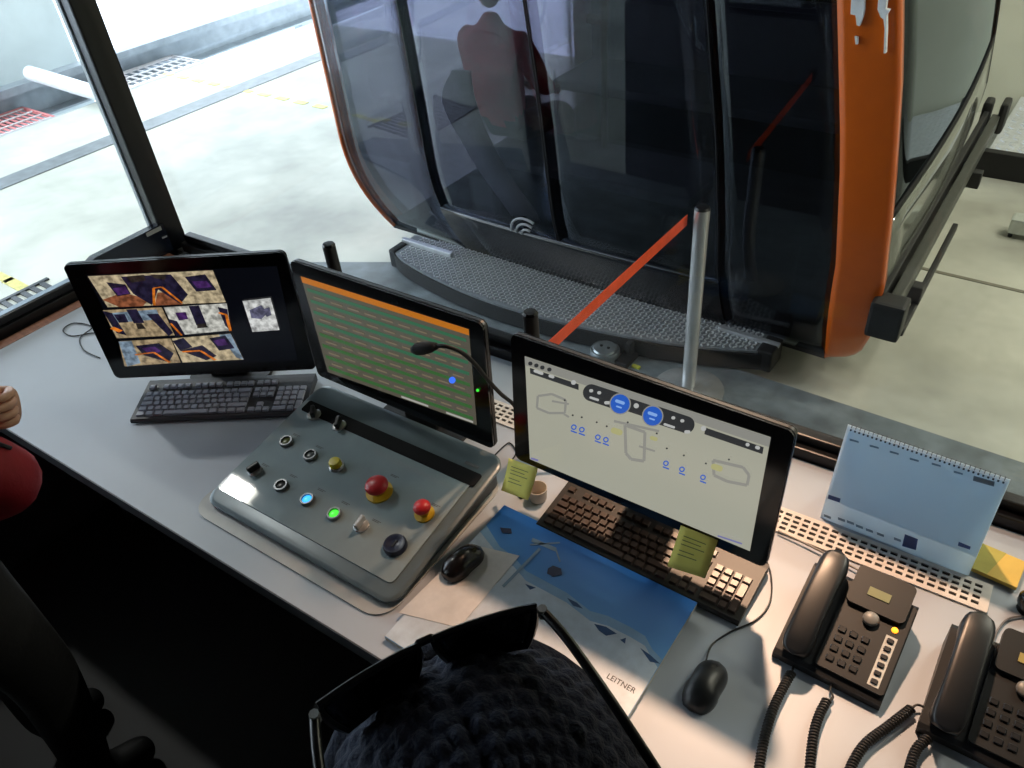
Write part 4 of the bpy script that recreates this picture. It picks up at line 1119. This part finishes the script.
sn = thing('sticky_note_block', 'yellow sticky note block at the calendar corner', 'sticky notes', (sp0.x + .008, sp0.y - .002, DZ), -.05)
obj('block', bx((-.038, -.02, .0045), (.038, .05, .013), .001), nt_y, sn)
obj('top_sheet', prism(bm_new(), [(-.038, -.02), (-.012, -.02), (.004, .05), (-.038, .05)], .0132, .0136), mat('sticky_shade_green', (186, 176, 84), .7), sn)
# note on the monitor
note_pts = [(681, 525), (718, 540), (708, 574), (670, 562)]
nf = Frame(f3.o + f3.z * .004, f3.x, f3.y)
mn = thing('sticky_note', 'yellow green sticky note stuck below the white diagram screen', 'sticky note', tuple(nf.o))
def curlnote(t, fr, pts, m, curl=.012):
    inv_ = Matrix.Translation(t.location).inverted() @ fr.mat()
    q = [fr.loc(*p) for p in pts]
    bm = bm_new()
    def fn(u, v):
        a = Vector(q[0]).lerp(Vector(q[1]), u); b_ = Vector(q[3]).lerp(Vector(q[2]), u); c_ = a.lerp(b_, v)
        return inv_ @ Vector((c_.x, c_.y, .0006 + curl * v ** 2))
    grid(bm, fn, frange(0, 1, 4), frange(0, 1, 6))
    o = obj('sheet', bm, m, t, smooth=True); solid(o, .0004, 0)
    ls = [[fn(.15, v), fn(.15 + l, v), fn(.15 + l, v + .022), fn(.15, v + .022)] for v, l in ((.2, .6), (.3, .5), (.4, .62), (.55, .4), (.65, .5))]
    bm = bm_new()
    for l in ls:
        vs = [bm.verts.new(p + inv_.to_3x3() @ Vector((0, 0, .0009))) for p in l]; bm.faces.new(vs)
    obj('handwriting', bm, mat('pencil_grey', (128, 136, 70), .6), t)
curlnote(mn, nf, note_pts, nt_g)
# note on the console's right side
gn = thing('sticky_note', 'yellow green sticky note hanging off the right side of the console', 'sticky note', (0, 0, 0))
gf = Frame(Vector((-.745, .86, .80)), (.85, -.5, 0), (.15, .25, .95))
gn.location = gf.o
curlnote(gn, gf, [(509, 458), (538, 468), (531, 500), (504, 490)], nt_g, .006)
# little things between console and keyboard
p = P(519, 500, DZ); tag(obj('rubber_foot', lathe(bm_new(), [(0, .008), (.006, .008), (.0075, .006), (.0075, .0005), (0, .0005)], 18), matte_black, None, (p.x, p.y + .012, DZ), auto=50), 'tiny black rubber button lying between console and keyboard', 'button')
p = P(537, 500, DZ)
cu_ = thing('cup', 'small white cup half hidden behind the black keyboard', 'cup', (p.x, p.y + .005, DZ))
obj('wall', lathe(bm_new(), [(0, .002), (.016, .0005), (.018, .002), (.021, .034), (.0195, .034), (.017, .004), (0, .004)], 24), mat('cup_white', (206, 196, 186), .4), cu_, auto=50)

# ================================================================== MICROPHONE
mb = Vector((-.675, 1.03, DZ))
mic = thing('gooseneck_microphone', 'black gooseneck microphone bending in front of the green status screen', 'microphone', tuple(mb))
obj('base', lathe(bm_new(), [(0, .02), (.03, .018), (.045, .008), (.046, .0005), (0, .0005)], 26), black, mic, auto=50)
neck = [mb + Vector((0, 0, .018)), PY(524, 421, .985), PY(514, 405, .96), PY(501, 394, .93), PY(488, 380, .89), PY(474, 363, .855), PY(461, 352, .83), PY(447, 346.5, .815), PY(436, 346, .81)]
obj('neck', tube(bm_new(), smooth_path([q - mb for q in neck], 6), .0042, 8), matte_black, mic, smooth=True)
ma = PY(437, 346, .81) - mb; mc = PY(412, 350, .80) - mb
d = (mc - ma).normalized(); L_ = (mc - ma).length
Mq = Matrix.Translation(ma) @ Vector((0, 0, 1)).rotation_difference(d).to_matrix().to_4x4()
obj('capsule', lathe(bm_new(), [(0, 0), (.006, 0), (.0105, L_ * .25), (.0125, L_ * .55), (.0115, L_ * .8), (.007, L_ * .96), (0, L_)], 22, Mq), mat('mic_foam', (24, 24, 26), .9, bump=.4, bscale=400), mic, smooth=True)

# ================================================================== CABLES, RIGHT-EDGE DEVICE
ct_ = [(100, 358), (84, 350), (80, 338), (92, 327), (74, 323), (63, 330), (72, 336), (92, 333), (104, 334), (112, 332)]
tag(obj('loose_cable', tube(bm_new(), smooth_path([P(a, b, DZ + .003) for a, b in ct_], 6), .0018, 6), matte_black, smooth=True), 'thin black looped cable left of the camera picture monitor', 'cable')
ct_ = [(778, 531), (800, 541), (830, 556), (858, 570), (868, 580), (866, 592)]
tag(obj('loose_cable', tube(bm_new(), smooth_path([P(a, b, DZ + .0085) for a, b in ct_], 6), .002, 6), mat('cable_grey', (150, 146, 140), .5), smooth=True), 'thin grey cable running along the vent grille to the phone', 'cable')
ct_ = [(493, 457), (503, 447), (510, 443), (516, 452), (512, 460)]
tag(obj('loose_cable', tube(bm_new(), smooth_path([P(a, b, DZ + .003) for a, b in ct_], 6), .0018, 6), matte_black, smooth=True), 'short black cable loop between the console and the diagram monitor', 'cable')
p = P(1020, 607, DZ)
wc_ = thing('webcam', 'small dark round device at the right edge beside the yellow note block', 'device', (p.x + .012, p.y, DZ))
obj('ball', lathe(bm_new(), [(0, .046), (.014, .043), (.022, .03), (.022, .018), (.014, .006), (.018, .0005), (0, .0005)], 22), gloss_black, wc_, smooth=True)
p2 = P(1022, 640, DZ)
obj('clip', bx((p2.x - wc_.location.x - .002, p2.y - wc_.location.y - .02, .0005), (p2.x - wc_.location.x + .03, p2.y - wc_.location.y + .02, .02), .006), gloss_black, wc_)
obj('cable', tube(bm_new(), smooth_path([P(a, b, DZ + .004) - Vector(wc_.location) for a, b in ((992, 645), (998, 630), (1008, 619), (1022, 616))], 5), .0018, 6), mat('cable_grey2', (110, 112, 116), .5), wc_, smooth=True)
lampd = PX(1016, 236, .1)
fp2 = P(1016, 236, FZ)
sw = thing('floor_fitting', 'small silver fitting on a short leg at the right edge of the hall floor', 'fitting', (fp2.x, fp2.y, FZ))
obj('body', bx((-.05, -.05, .03), (.3, .06, .12), .012), mat('fitting_silver', (200, 206, 202), .3, .6), sw)
obj('leg', cyl(bm_new(), (-.03, -.02, 0), (-.03, -.02, .03), .012, n=12), dark_steel, sw)
obj('leg', cyl(bm_new(), (.25, -.02, 0), (.25, -.02, .03), .012, n=12), dark_steel, sw)

# ================================================================== PEOPLE
def skin_mesh(verts, edges, root=0, sub=2):
    """verts: [(point, radius or (rx, ry))]; returns an evaluated mesh"""
    me = bpy.data.meshes.new('tmp')
    me.from_pydata([tuple(v[0]) for v in verts], edges, [])
    o = bpy.data.objects.new('tmp', me); C.objects.link(o)
    md = o.modifiers.new('skin', 'SKIN'); md.use_smooth_shade = True; md.branch_smoothing = 0.6
    sv = me.skin_vertices[0].data
    for i, v in enumerate(verts):
        r = v[1]; sv[i].radius = r if isinstance(r, tuple) else (r, r)
        sv[i].use_root = (i == root)
    ms = o.modifiers.new('sub', 'SUBSURF'); ms.levels = sub; ms.render_levels = sub
    dg = bpy.context.evaluated_depsgraph_get()
    out = bpy.data.meshes.new_from_object(o.evaluated_get(dg))
    bpy.data.objects.remove(o); bpy.data.meshes.remove(me)
    return out
def seg_dist(p, a, b):
    ab = b - a; t = max(0, min(1, (p - a).dot(ab) / max(1e-9, ab.length_squared)))
    return (p - a - ab * t).length
def add_mesh(bm, me, regions, default=0):
    n0 = len(bm.faces)
    bm.from_mesh(me); bm.faces.ensure_lookup_table()
    for f_ in bm.faces[n0:]:
        c_ = f_.calc_center_median(); best = 1e9; mi = default
        for a, b, r, m_ in regions:
            d_ = seg_dist(c_, a, b) - r
            if d_ < best: best = d_; mi = m_
        f_.material_index = mi; f_.smooth = True
    bpy.data.meshes.remove(me)
def head_shape(bm, c, face, up, mi_skin, mi_eye, mi_lip, H=.235):
    """head with brow, nose, mouth, chin and ears; c = centre, face = looking direction"""
    fx = Vector(face).normalized(); u = (Vector(up) - fx * Vector(up).dot(fx)).normalized(); r = fx.cross(u)
    NU, NV = 36, 26; g_ = []
    for j in range(NV + 1):
        th = PI * j / NV; row = []
        for i in range(NU):
            ph = 2 * PI * i / NU
            x = math.sin(th) * math.cos(ph); y = math.sin(th) * math.sin(ph); z = math.cos(th)
            X_ = x * .098; Y_ = y * .076; Z_ = z * H / 2
            if z < 0: Y_ *= 1 + .28 * z; X_ *= 1 + .10 * z
            if x > 0:
                X_ += .022 * math.exp(-(Y_ / .014) ** 2 - ((Z_ + .022) / .022) ** 2)      # nose
                X_ -= .010 * (math.exp(-((Y_ - .032) / .016) ** 2) + math.exp(-((Y_ + .032) / .016) ** 2)) * math.exp(-((Z_ - .004) / .014) ** 2)
                X_ += .006 * math.exp(-(Y_ / .02) ** 2 - ((Z_ + .062) / .009) ** 2)      # lips
                X_ += .010 * math.exp(-(Y_ / .022) ** 2 - ((Z_ + .10) / .016) ** 2)      # chin
                X_ += .005 * math.exp(-((Z_ - .026) / .01) ** 2 - (Y_ / .05) ** 2)       # brow
            row.append(bm.verts.new(c + fx * X_ + r * Y_ + u * Z_))
        g_.append(row)
    for j in range(NV):
        for i in range(NU):
            f_ = bm.faces.new((g_[j][i], g_[j][(i + 1) % NU], g_[j + 1][(i + 1) % NU], g_[j + 1][i])); f_.smooth = True
            cc = f_.calc_center_median() - c; a, b_, z_ = cc.dot(fx), cc.dot(r), cc.dot(u)
            f_.material_index = mi_lip if (a > .05 and abs(b_) < .024 and abs(z_ + .062) < .008) else mi_skin
    bmesh.ops.remove_doubles(bm, verts=g_[0] + g_[-1], dist=1e-5)
    for s_ in (-1, 1):
        M = Matrix.Translation(c + fx * .082 + r * (.032 * s_) + u * .004)
        ret = bmesh.ops.create_uvsphere(bm, u_segments=10, v_segments=8, radius=.011, matrix=M)
        for v in ret['verts']:
            for f_ in v.link_faces: f_.material_index = mi_eye; f_.smooth = True
        B = Matrix((fx, r, u)).transposed().to_4x4()
        M = Matrix.Translation(c + r * (.078 * s_) - fx * .008 - u * .008) @ B @ Matrix.Diagonal((.018, .008, .032, 1))
        ret = bmesh.ops.create_uvsphere(bm, u_segments=10, v_segments=8, radius=1, matrix=M)
        for v in ret['verts']:
            for f_ in v.link_faces: f_.material_index = mi_skin; f_.smooth = True
def hand_shape(bm, wrist, fwd, palm_n, thumb_side, mi, curl=.9, sc=1.0):
    """palm and five bent fingers. fwd: wrist to knuckles, palm_n: out of the palm, thumb_side: direction of the thumb"""
    fw = Vector(fwd).normalized(); n_ = Vector(palm_n); n_ = (n_ - fw * n_.dot(fw)).normalized()
    ts = Vector(thumb_side); ts = (ts - fw * ts.dot(fw) - n_ * ts.dot(n_)).normalized()
    W_ = Vector(wrist)
    # palm
    vs = [(W_, (.024 * sc, .019 * sc)), (W_ + fw * .035 * sc, (.034 * sc, .016 * sc)), (W_ + fw * .075 * sc, (.036 * sc, .014 * sc)), (W_ + fw * .088 * sc, (.030 * sc, .011 * sc))]
    NU = 16; rings = []
    for (p_, (a_, b_)) in [(W_ - fw * .02 * sc, (.022 * sc, .018 * sc))] + vs:
        rings.append([bm.verts.new(p_ + ts * (a_ * math.cos(q_)) + n_ * (b_ * math.sin(q_))) for q_ in frange(0, 2 * PI, NU)[:-1]])
    fcs = []
    for a_, b_ in zip(rings, rings[1:]):
        for i_ in range(NU): fcs.append(bm.faces.new((a_[i_], a_[(i_ + 1) % NU], b_[(i_ + 1) % NU], b_[i_])))
    fcs.append(bm.faces.new(rings[0])); fcs.append(bm.faces.new(rings[-1]))
    for f_ in fcs: f_.material_index = mi; f_.smooth = True
    lens_ = ((.030, .024, .019, .026), (.034, .027, .021, .009), (.031, .025, .020, -.009), (.024, .019, .017, -.026))
    for L1, L2, L3, off in lens_:
        p_ = W_ + fw * .078 * sc + ts * off * sc; path = [p_ - fw * .02 * sc, p_]; a_ = .25 * curl; 
        for L_ in (L1, L2, L3):
            a_ += .62 * curl
            p_ = p_ + (fw * math.cos(a_) + n_ * math.sin(a_)) * L_ * sc; path.append(p_)
        rad = [.0085, .0095, .0088, .008, .0062]
        n0 = len(bm.faces); tube(bm, smooth_path(path, 3), [interp([(i_, r_ * sc) for i_, r_ in enumerate(rad)], k_ / 3) for k_ in range(13)], 10)
        bm.faces.ensure_lookup_table()
        for f_ in bm.faces[n0:]: f_.material_index = mi; f_.smooth = True
    path = [W_ + fw * .02 * sc + ts * .015 * sc, W_ + fw * .038 * sc + ts * .036 * sc + n_ * .01 * sc, W_ + fw * .062 * sc + ts * .046 * sc + n_ * .024 * sc, W_ + fw * .082 * sc + ts * .036 * sc + n_ * .036 * sc]
    n0 = len(bm.faces); tube(bm, smooth_path(path, 3), [interp([(0, .013 * sc), (1, .0125 * sc), (2, .0105 * sc), (3, .0075 * sc)], k_ / 3) for k_ in range(10)], 10)
    bm.faces.ensure_lookup_table()
    for f_ in bm.faces[n0:]: f_.material_index = mi; f_.smooth = True
skinm = mat('skin_tone', (206, 158, 132), .5, var=.04, scale=40); eyem = mat('eye_white', (214, 208, 200), .2); lipm = mat('lip_tone', (168, 104, 92), .5)
def figure(name, lab, J, jacket, trousers, shoes, face, hands, bulk=1.0, headc=None, up=(0, 0, 1), hem=None):
    """J: joints in world space"""
    J = {k_: Vector(v_) for k_, v_ in J.items()}
    b_ = bulk
    base = Vector((J['pelvis'].x, J['pelvis'].y, J['floor'].z))
    order = ['pelvis', 'belly', 'chest', 'neckb', 'neck']
    V_ = []; idx = {}
    def add(k_, r_): idx[k_] = len(V_); V_.append((J[k_] - base, r_))
    add('pelvis', (.165 * b_, .125 * b_)); add('belly', (.165 * b_, .125 * b_)); add('chest', (.175 * b_, .13 * b_)); add('neckb', (.075 * b_, .065 * b_)); add('neck', .05)
    for s_ in 'lr':
        add('sh' + s_, .085 * b_); add('el' + s_, .062 * b_); add('wr' + s_, .046 * b_)
        add('hip' + s_, .105 * b_); add('kn' + s_, .074); add('an' + s_, .05); add('toe' + s_, .04)
    E_ = [('pelvis', 'belly'), ('belly', 'chest'), ('chest', 'neckb'), ('neckb', 'neck')]
    for s_ in 'lr': E_ += [('chest', 'sh' + s_), ('sh' + s_, 'el' + s_), ('el' + s_, 'wr' + s_), ('pelvis', 'hip' + s_), ('hip' + s_, 'kn' + s_), ('kn' + s_, 'an' + s_), ('an' + s_, 'toe' + s_)]
    me = skin_mesh(V_, [(idx[a], idx[b]) for a, b in E_])
    reg = []; regk = []
    for a, b in E_:
        m_ = 0
        if a.startswith(('hip', 'kn')): m_ = 1
        if a.startswith('pelvis') and b.startswith('hip'): m_ = 1
        if a.startswith('an'): m_ = 2
        if b == 'neck': m_ = 3
        pa = J[a] - base
        if m_ == 3: reg.append((pa, pa.lerp(J[b] - base, .35), .085, 0)); regk.append((a, b)); pa = pa.lerp(J[b] - base, .75)
        reg.append((pa, J[b] - base, .05 if m_ == 3 else .06, m_)); regk.append((a, b))
    if hem is not None:                                             # jacket ends at a level hem
        reg = [(a_, b2_, r_, 9 if (k_[0] == 'pelvis' or k_[0].startswith('hip')) else m_) for (a_, b2_, r_, m_), k_ in zip([q_ for q_ in reg if True], regk)]
    bm = bm_new(); add_mesh(bm, me, reg)
    if hem is not None:
        zz = hem - base.z
        bmesh.ops.bisect_plane(bm, geom=bm.verts[:] + bm.edges[:] + bm.faces[:], plane_co=(0, 0, zz), plane_no=(0, 0, 1))
        for f_ in bm.faces:
            if f_.material_index == 9: f_.material_index = 0 if f_.calc_center_median().z > zz else 1
    hc = (Vector(headc) if headc else J['neck'] + Vector((0, 0, .13))) - base
    head_shape(bm, hc, face, up, 3, 4, 5)
    for s_, (fw, pn, ts, cu) in hands.items():
        hand_shape(bm, J['wr' + s_] - base, fw, pn, ts, 3, cu)
    root = thing(name, lab, 'person', tuple(base))
    me = bpy.data.meshes.new('body'); bm.to_mesh(me); bm.free()
    for m_ in (jacket, trousers, shoes, skinm, eyem, lipm): me.materials.append(m_)
    link('body', me, root)
    return root, base, hc
jk_dark = mat('navy_jacket', (20, 23, 32), .75, bump=.25, bscale=60); tr_dark = mat('dark_trousers', (9, 10, 13), .8, bump=.2, bscale=70); boots = mat('dark_boots', (14, 14, 15), .6)
jk_red = mat('red_jacket', (150, 24, 36), .6, var=.06, bump=.35, bscale=22)

# --- the operator with knitted hat: sunglasses first, the head follows from them
a1 = P(305, 705, 1.0); b1 = P(542, 597, 1.0)
hgt = .158 / ((b1 - a1).length / .99)
zg = CAMP.z - hgt
ga = P(305, 705, zg); gb = P(542, 597, zg)
gm = (ga + gb) / 2; gx = (gb - ga).normalized(); gface = Vector((0, 0, 1)).cross(gx).normalized()
hr = ray(494, 826).normalized(); hatc = CAMP + hr * .60
headc = hatc - Vector((0, 0, .05))
J = dict(floor=(0, 0, 0))
hx, hy, hz = headc
J.update(neck=headc + Vector((.03, -.04, -.13)), neckb=headc + Vector((.045, -.07, -.20)), chest=headc + Vector((.06, -.12, -.36)), belly=headc + Vector((.08, -.18, -.56)), pelvis=headc + Vector((.10, -.24, -.74)))
rt = gx
for s_, sg_ in (('l', -1), ('r', 1)):
    shp = J['neckb'] + rt * (.185 * sg_) + Vector((0, 0, -.06)); J['sh' + s_] = shp
    J['el' + s_] = shp + rt * (.06 * sg_) + Vector((.02, -.08, -.28)); J['wr' + s_] = J['el' + s_] + Vector((0, .1, -.2)) - rt * (.04 * sg_)
    hp = J['pelvis'] + rt * (.095 * sg_) + Vector((0, 0, -.06)); J['hip' + s_] = hp
    J['kn' + s_] = Vector((hp.x, hp.y + .05, .44)); J['an' + s_] = Vector((hp.x, hp.y - .02, .10)); J['toe' + s_] = Vector((hp.x, hp.y, .045)) + gface * .14
op, ob_, hcl = figure('person', 'person in a dark navy knitted hat with sunglasses pushed up on it', J, jk_dark, tr_dark, boots, gface,
    {'l': ((0, .25, -1), (1, 0, 0), (0, 1, 0), .5), 'r': ((0, .25, -1), (-1, 0, 0), (0, 1, 0), .5)}, headc=headc, hem=headc.z - .78)
knit = mat('navy_knit', (17, 26, 46), .92, var=.12, scale=120, bump=.5, bscale=260)
bm = bm_new(); NU, NV = 280, 120
tb = .75                                          # crown of the hat sits towards the back of the head
hz_ = (Vector((0, 0, 1)) * math.cos(tb) - gface * math.sin(tb)).normalized(); hy_ = (gface * math.cos(tb) + Vector((0, 0, 1)) * math.sin(tb)).normalized()
Bq = Matrix((gx, hy_, hz_)).transposed()
hl = hatc - ob_; g_ = []
for j in range(NV + 1):
    th = (PI * .58) * j / NV; row = []
    for i in range(NU):
        ph = 2 * PI * i / NU
        ri = int(th / .125)
        knob = abs(math.sin(20 * ph + (PI / 2 if ri % 2 else 0))) * abs(math.sin(PI * th / .125)) ** .8
        rr = 1 + .0036 * knob * min(1, th / .3) / .12 - .005 * math.exp(-((ph - PI / 2) / .05) ** 2) / .12
        row.append(bm.verts.new(hl + Bq @ (Vector((math.sin(th) * math.cos(ph) * .109, math.sin(th) * math.sin(ph) * .1155, math.cos(th) * .1115)) * rr)))
    g_.append(row)
for j in range(NV):
    for i in range(NU):
        bm.faces.new((g_[j][i], g_[j][(i + 1) % NU], g_[j + 1][(i + 1) % NU], g_[j + 1][i]))
bmesh.ops.remove_doubles(bm, verts=g_[0], dist=1e-5)
obj('knitted_hat', bm, knit, op, smooth=True)
# turned-up brim
bm = bm_new()
th = PI * .58
pts_ = [hl + Bq @ Vector((math.sin(th) * math.cos(a) * .109, math.sin(th) * math.sin(a) * .1155, math.cos(th) * .1115)) for a in frange(0, 2 * PI, 60)]
obj('hat_brim', tube(bm, pts_, .012, 8), knit, op, smooth=True)
# sunglasses (resting on the hat: a thing of their own)
sgl = thing('sunglasses', 'black sunglasses pushed up on the navy knitted hat', 'sunglasses', tuple(gm))
sgl.scale = (1.053, 1.053, 1.053)
Bg = Matrix((gx, gface, Vector((0, 0, 1)))).transposed()
lensm = mat('sunglass_lens', (14, 15, 18), .08, var=.02); frm = mat('sunglass_frame', (16, 17, 20), .3)
for s_ in (-1, 1):
    bm = bm_new(); cxl = s_ * .037
    def ln(u, v):
        x = cxl + (u - .5) * .064; z = -.004 - .031 * v
        y = .006 - 1.9 * x * x - .10 * abs(z) * (1 if True else 0) + .002
        sq_ = 1 - .30 * (v ** 2); x = cxl + (u - .5) * .064 * sq_
        return Bg @ Vector((x, y, z))
    grid(bm, ln, frange(0, 1, 8), frange(0, 1, 6)); o = obj('lens', bm, lensm, sgl, smooth=True); solid(o, .0022, 0)
    rim = [ln(u, 0) for u in frange(0, 1, 6)] + [ln(1, v) for v in frange(0, 1, 4)[1:]] + [ln(u, 1) for u in frange(1, 0, 6)[1:]] + [ln(0, v) for v in frange(1, 0, 4)[1:]]
    obj('rim', tube(bm_new(), rim, .0026, 6), frm, o)
    hin = Bg @ Vector((s_ * .072, -.006, -.006))
    arm = [Bg @ Vector(q_) for q_ in ((s_ * .072, -.004, -.006), (s_ * .077, -.03, -.008), (s_ * .084, -.08, -.022), (s_ * .092, -.13, -.05), (s_ * .098, -.165, -.095))]
    ab = bm_new(); tube(ab, smooth_path(arm, 5), .0032, 8)
    obj('temple_arm', ab, frm, sgl, smooth=True)
    obj('hinge', cyl(bm_new(), hin + Vector((0, 0, -.004)), hin + Vector((0, 0, .004)), .003, n=8), chrome, sgl)
obj('bridge', tube(bm_new(), [Bg @ Vector(q_) for q_ in ((-.008, .008, -.008), (-.004, .009, -.004), (.004, .009, -.004), (.008, .008, -.008))], .0028, 6), frm, sgl)

# --- the person in a red jacket at the left
er = P(26, 482, 1.0); wr_ = Vector((-1.56, .14, .92)); wl_ = P(-30, 404, 1.12); cdir = -ray(0, 405).normalized()
J = dict(floor=(0, 0, 0), pelvis=(-1.60, .06, .93), belly=(-1.61, .06, 1.08), chest=(-1.63, .04, 1.30), neckb=(-1.63, .03, 1.46), neck=(-1.63, .05, 1.53),
         shr=(-1.44, .02, 1.38), elr=er, wrr=wr_, shl=(-1.83, .02, 1.40), ell=(-1.90, .12, 1.10), wrl=wl_,
         hipr=(-1.50, .05, .86), knr=(-1.49, .08, .48), anr=(-1.49, .03, .09), toer=(-1.48, .17, .04), hipl=(-1.70, .05, .86), knl=(-1.72, .07, .48), anl=(-1.72, .03, .09), toel=(-1.73, .17, .04))
rm, rbase, rh = figure('person', 'person in a red jacket with a raised hand, cut off by the left edge', J, jk_red, tr_dark, boots, (.25, 1, -.15),
    {'l': (c0, cdir + Vector(c1) * .3, -Vector(c1), 1.25), 'r': ((-1, .2, -.5), (0, -1, 0), (0, 0, 1), .5)}, hem=.86)
# hair
def cap_hair(root, c, face, m):
    fx = Vector(face).normalized(); fx.z = 0; fx.normalize(); r_ = fx.cross(Vector((0, 0, 1)))
    bm = bm_new()
    def fn(u, v):
        ph = 2 * PI * u; th = PI * .62 * v
        lim = .33 if math.cos(ph) > .3 else .62
        th = PI * lim * v
        return c + fx * (math.sin(th) * math.cos(ph) * .105 - .006) + r_ * (math.sin(th) * math.sin(ph) * .084) + Vector((0, 0, math.cos(th) * .127))
    grid(bm, fn, frange(0, 1, 36), frange(0, 1, 12))
    o = obj('hair', bm, m, root, smooth=True); solid(o, .008, 0)
cap_hair(rm, rh, (.25, 1, 0), mat('brown_hair', (58, 42, 32), .7, bump=.5, bscale=200))
# jacket zip on the bent arm
za = Vector(P(14, 442, 1.17)); 
shr_ = Vector(J['shr']); zm = er.lerp(shr_, .2) + Vector((.03, .035, .045)); zd = (shr_ - er).normalized() * .03
obj('sleeve_zip', tube(bm_new(), [zm - zd - rbase, zm + zd - rbase], .004, 6), matte_black, rm)

# --- a passenger in red inside the cabin
pc = PY(500, 110, 3.62)
J = dict(floor=(0, 0, GB + .03), pelvis=(pc.x, 3.64, .24), belly=(pc.x, 3.62, .40), chest=(pc.x, 3.60, .64), neckb=(pc.x, 3.60, .82), neck=(pc.x, 3.62, .89))
for s_, sg_ in (('l', -1), ('r', 1)):
    x_ = pc.x + .19 * sg_
    J.update({'sh' + s_: (x_, 3.61, .76), 'el' + s_: (x_ + .04 * sg_, 3.72, .50), 'wr' + s_: (x_ - .06 * sg_, 3.95, .38), 'hip' + s_: (pc.x + .09 * sg_, 3.68, .22), 'kn' + s_: (pc.x + .12 * sg_, 4.12, .20), 'an' + s_: (pc.x + .12 * sg_, 4.15, GB + .13), 'toe' + s_: (pc.x + .13 * sg_, 4.29, GB + .07)})
figure('person', 'passenger in a red jacket sitting inside the gondola behind the glass', J, mat('bright_red_jacket', (224, 44, 70), .6, var=.06, bump=.35, bscale=22), tr_dark, boots, (0, 1, 0),
    {'l': ((.2, 1, -.1), (0, 0, -1), (1, 0, 0), .7), 'r': ((-.2, 1, -.1), (0, 0, -1), (-1, 0, 0), .7)}, bulk=1.05)
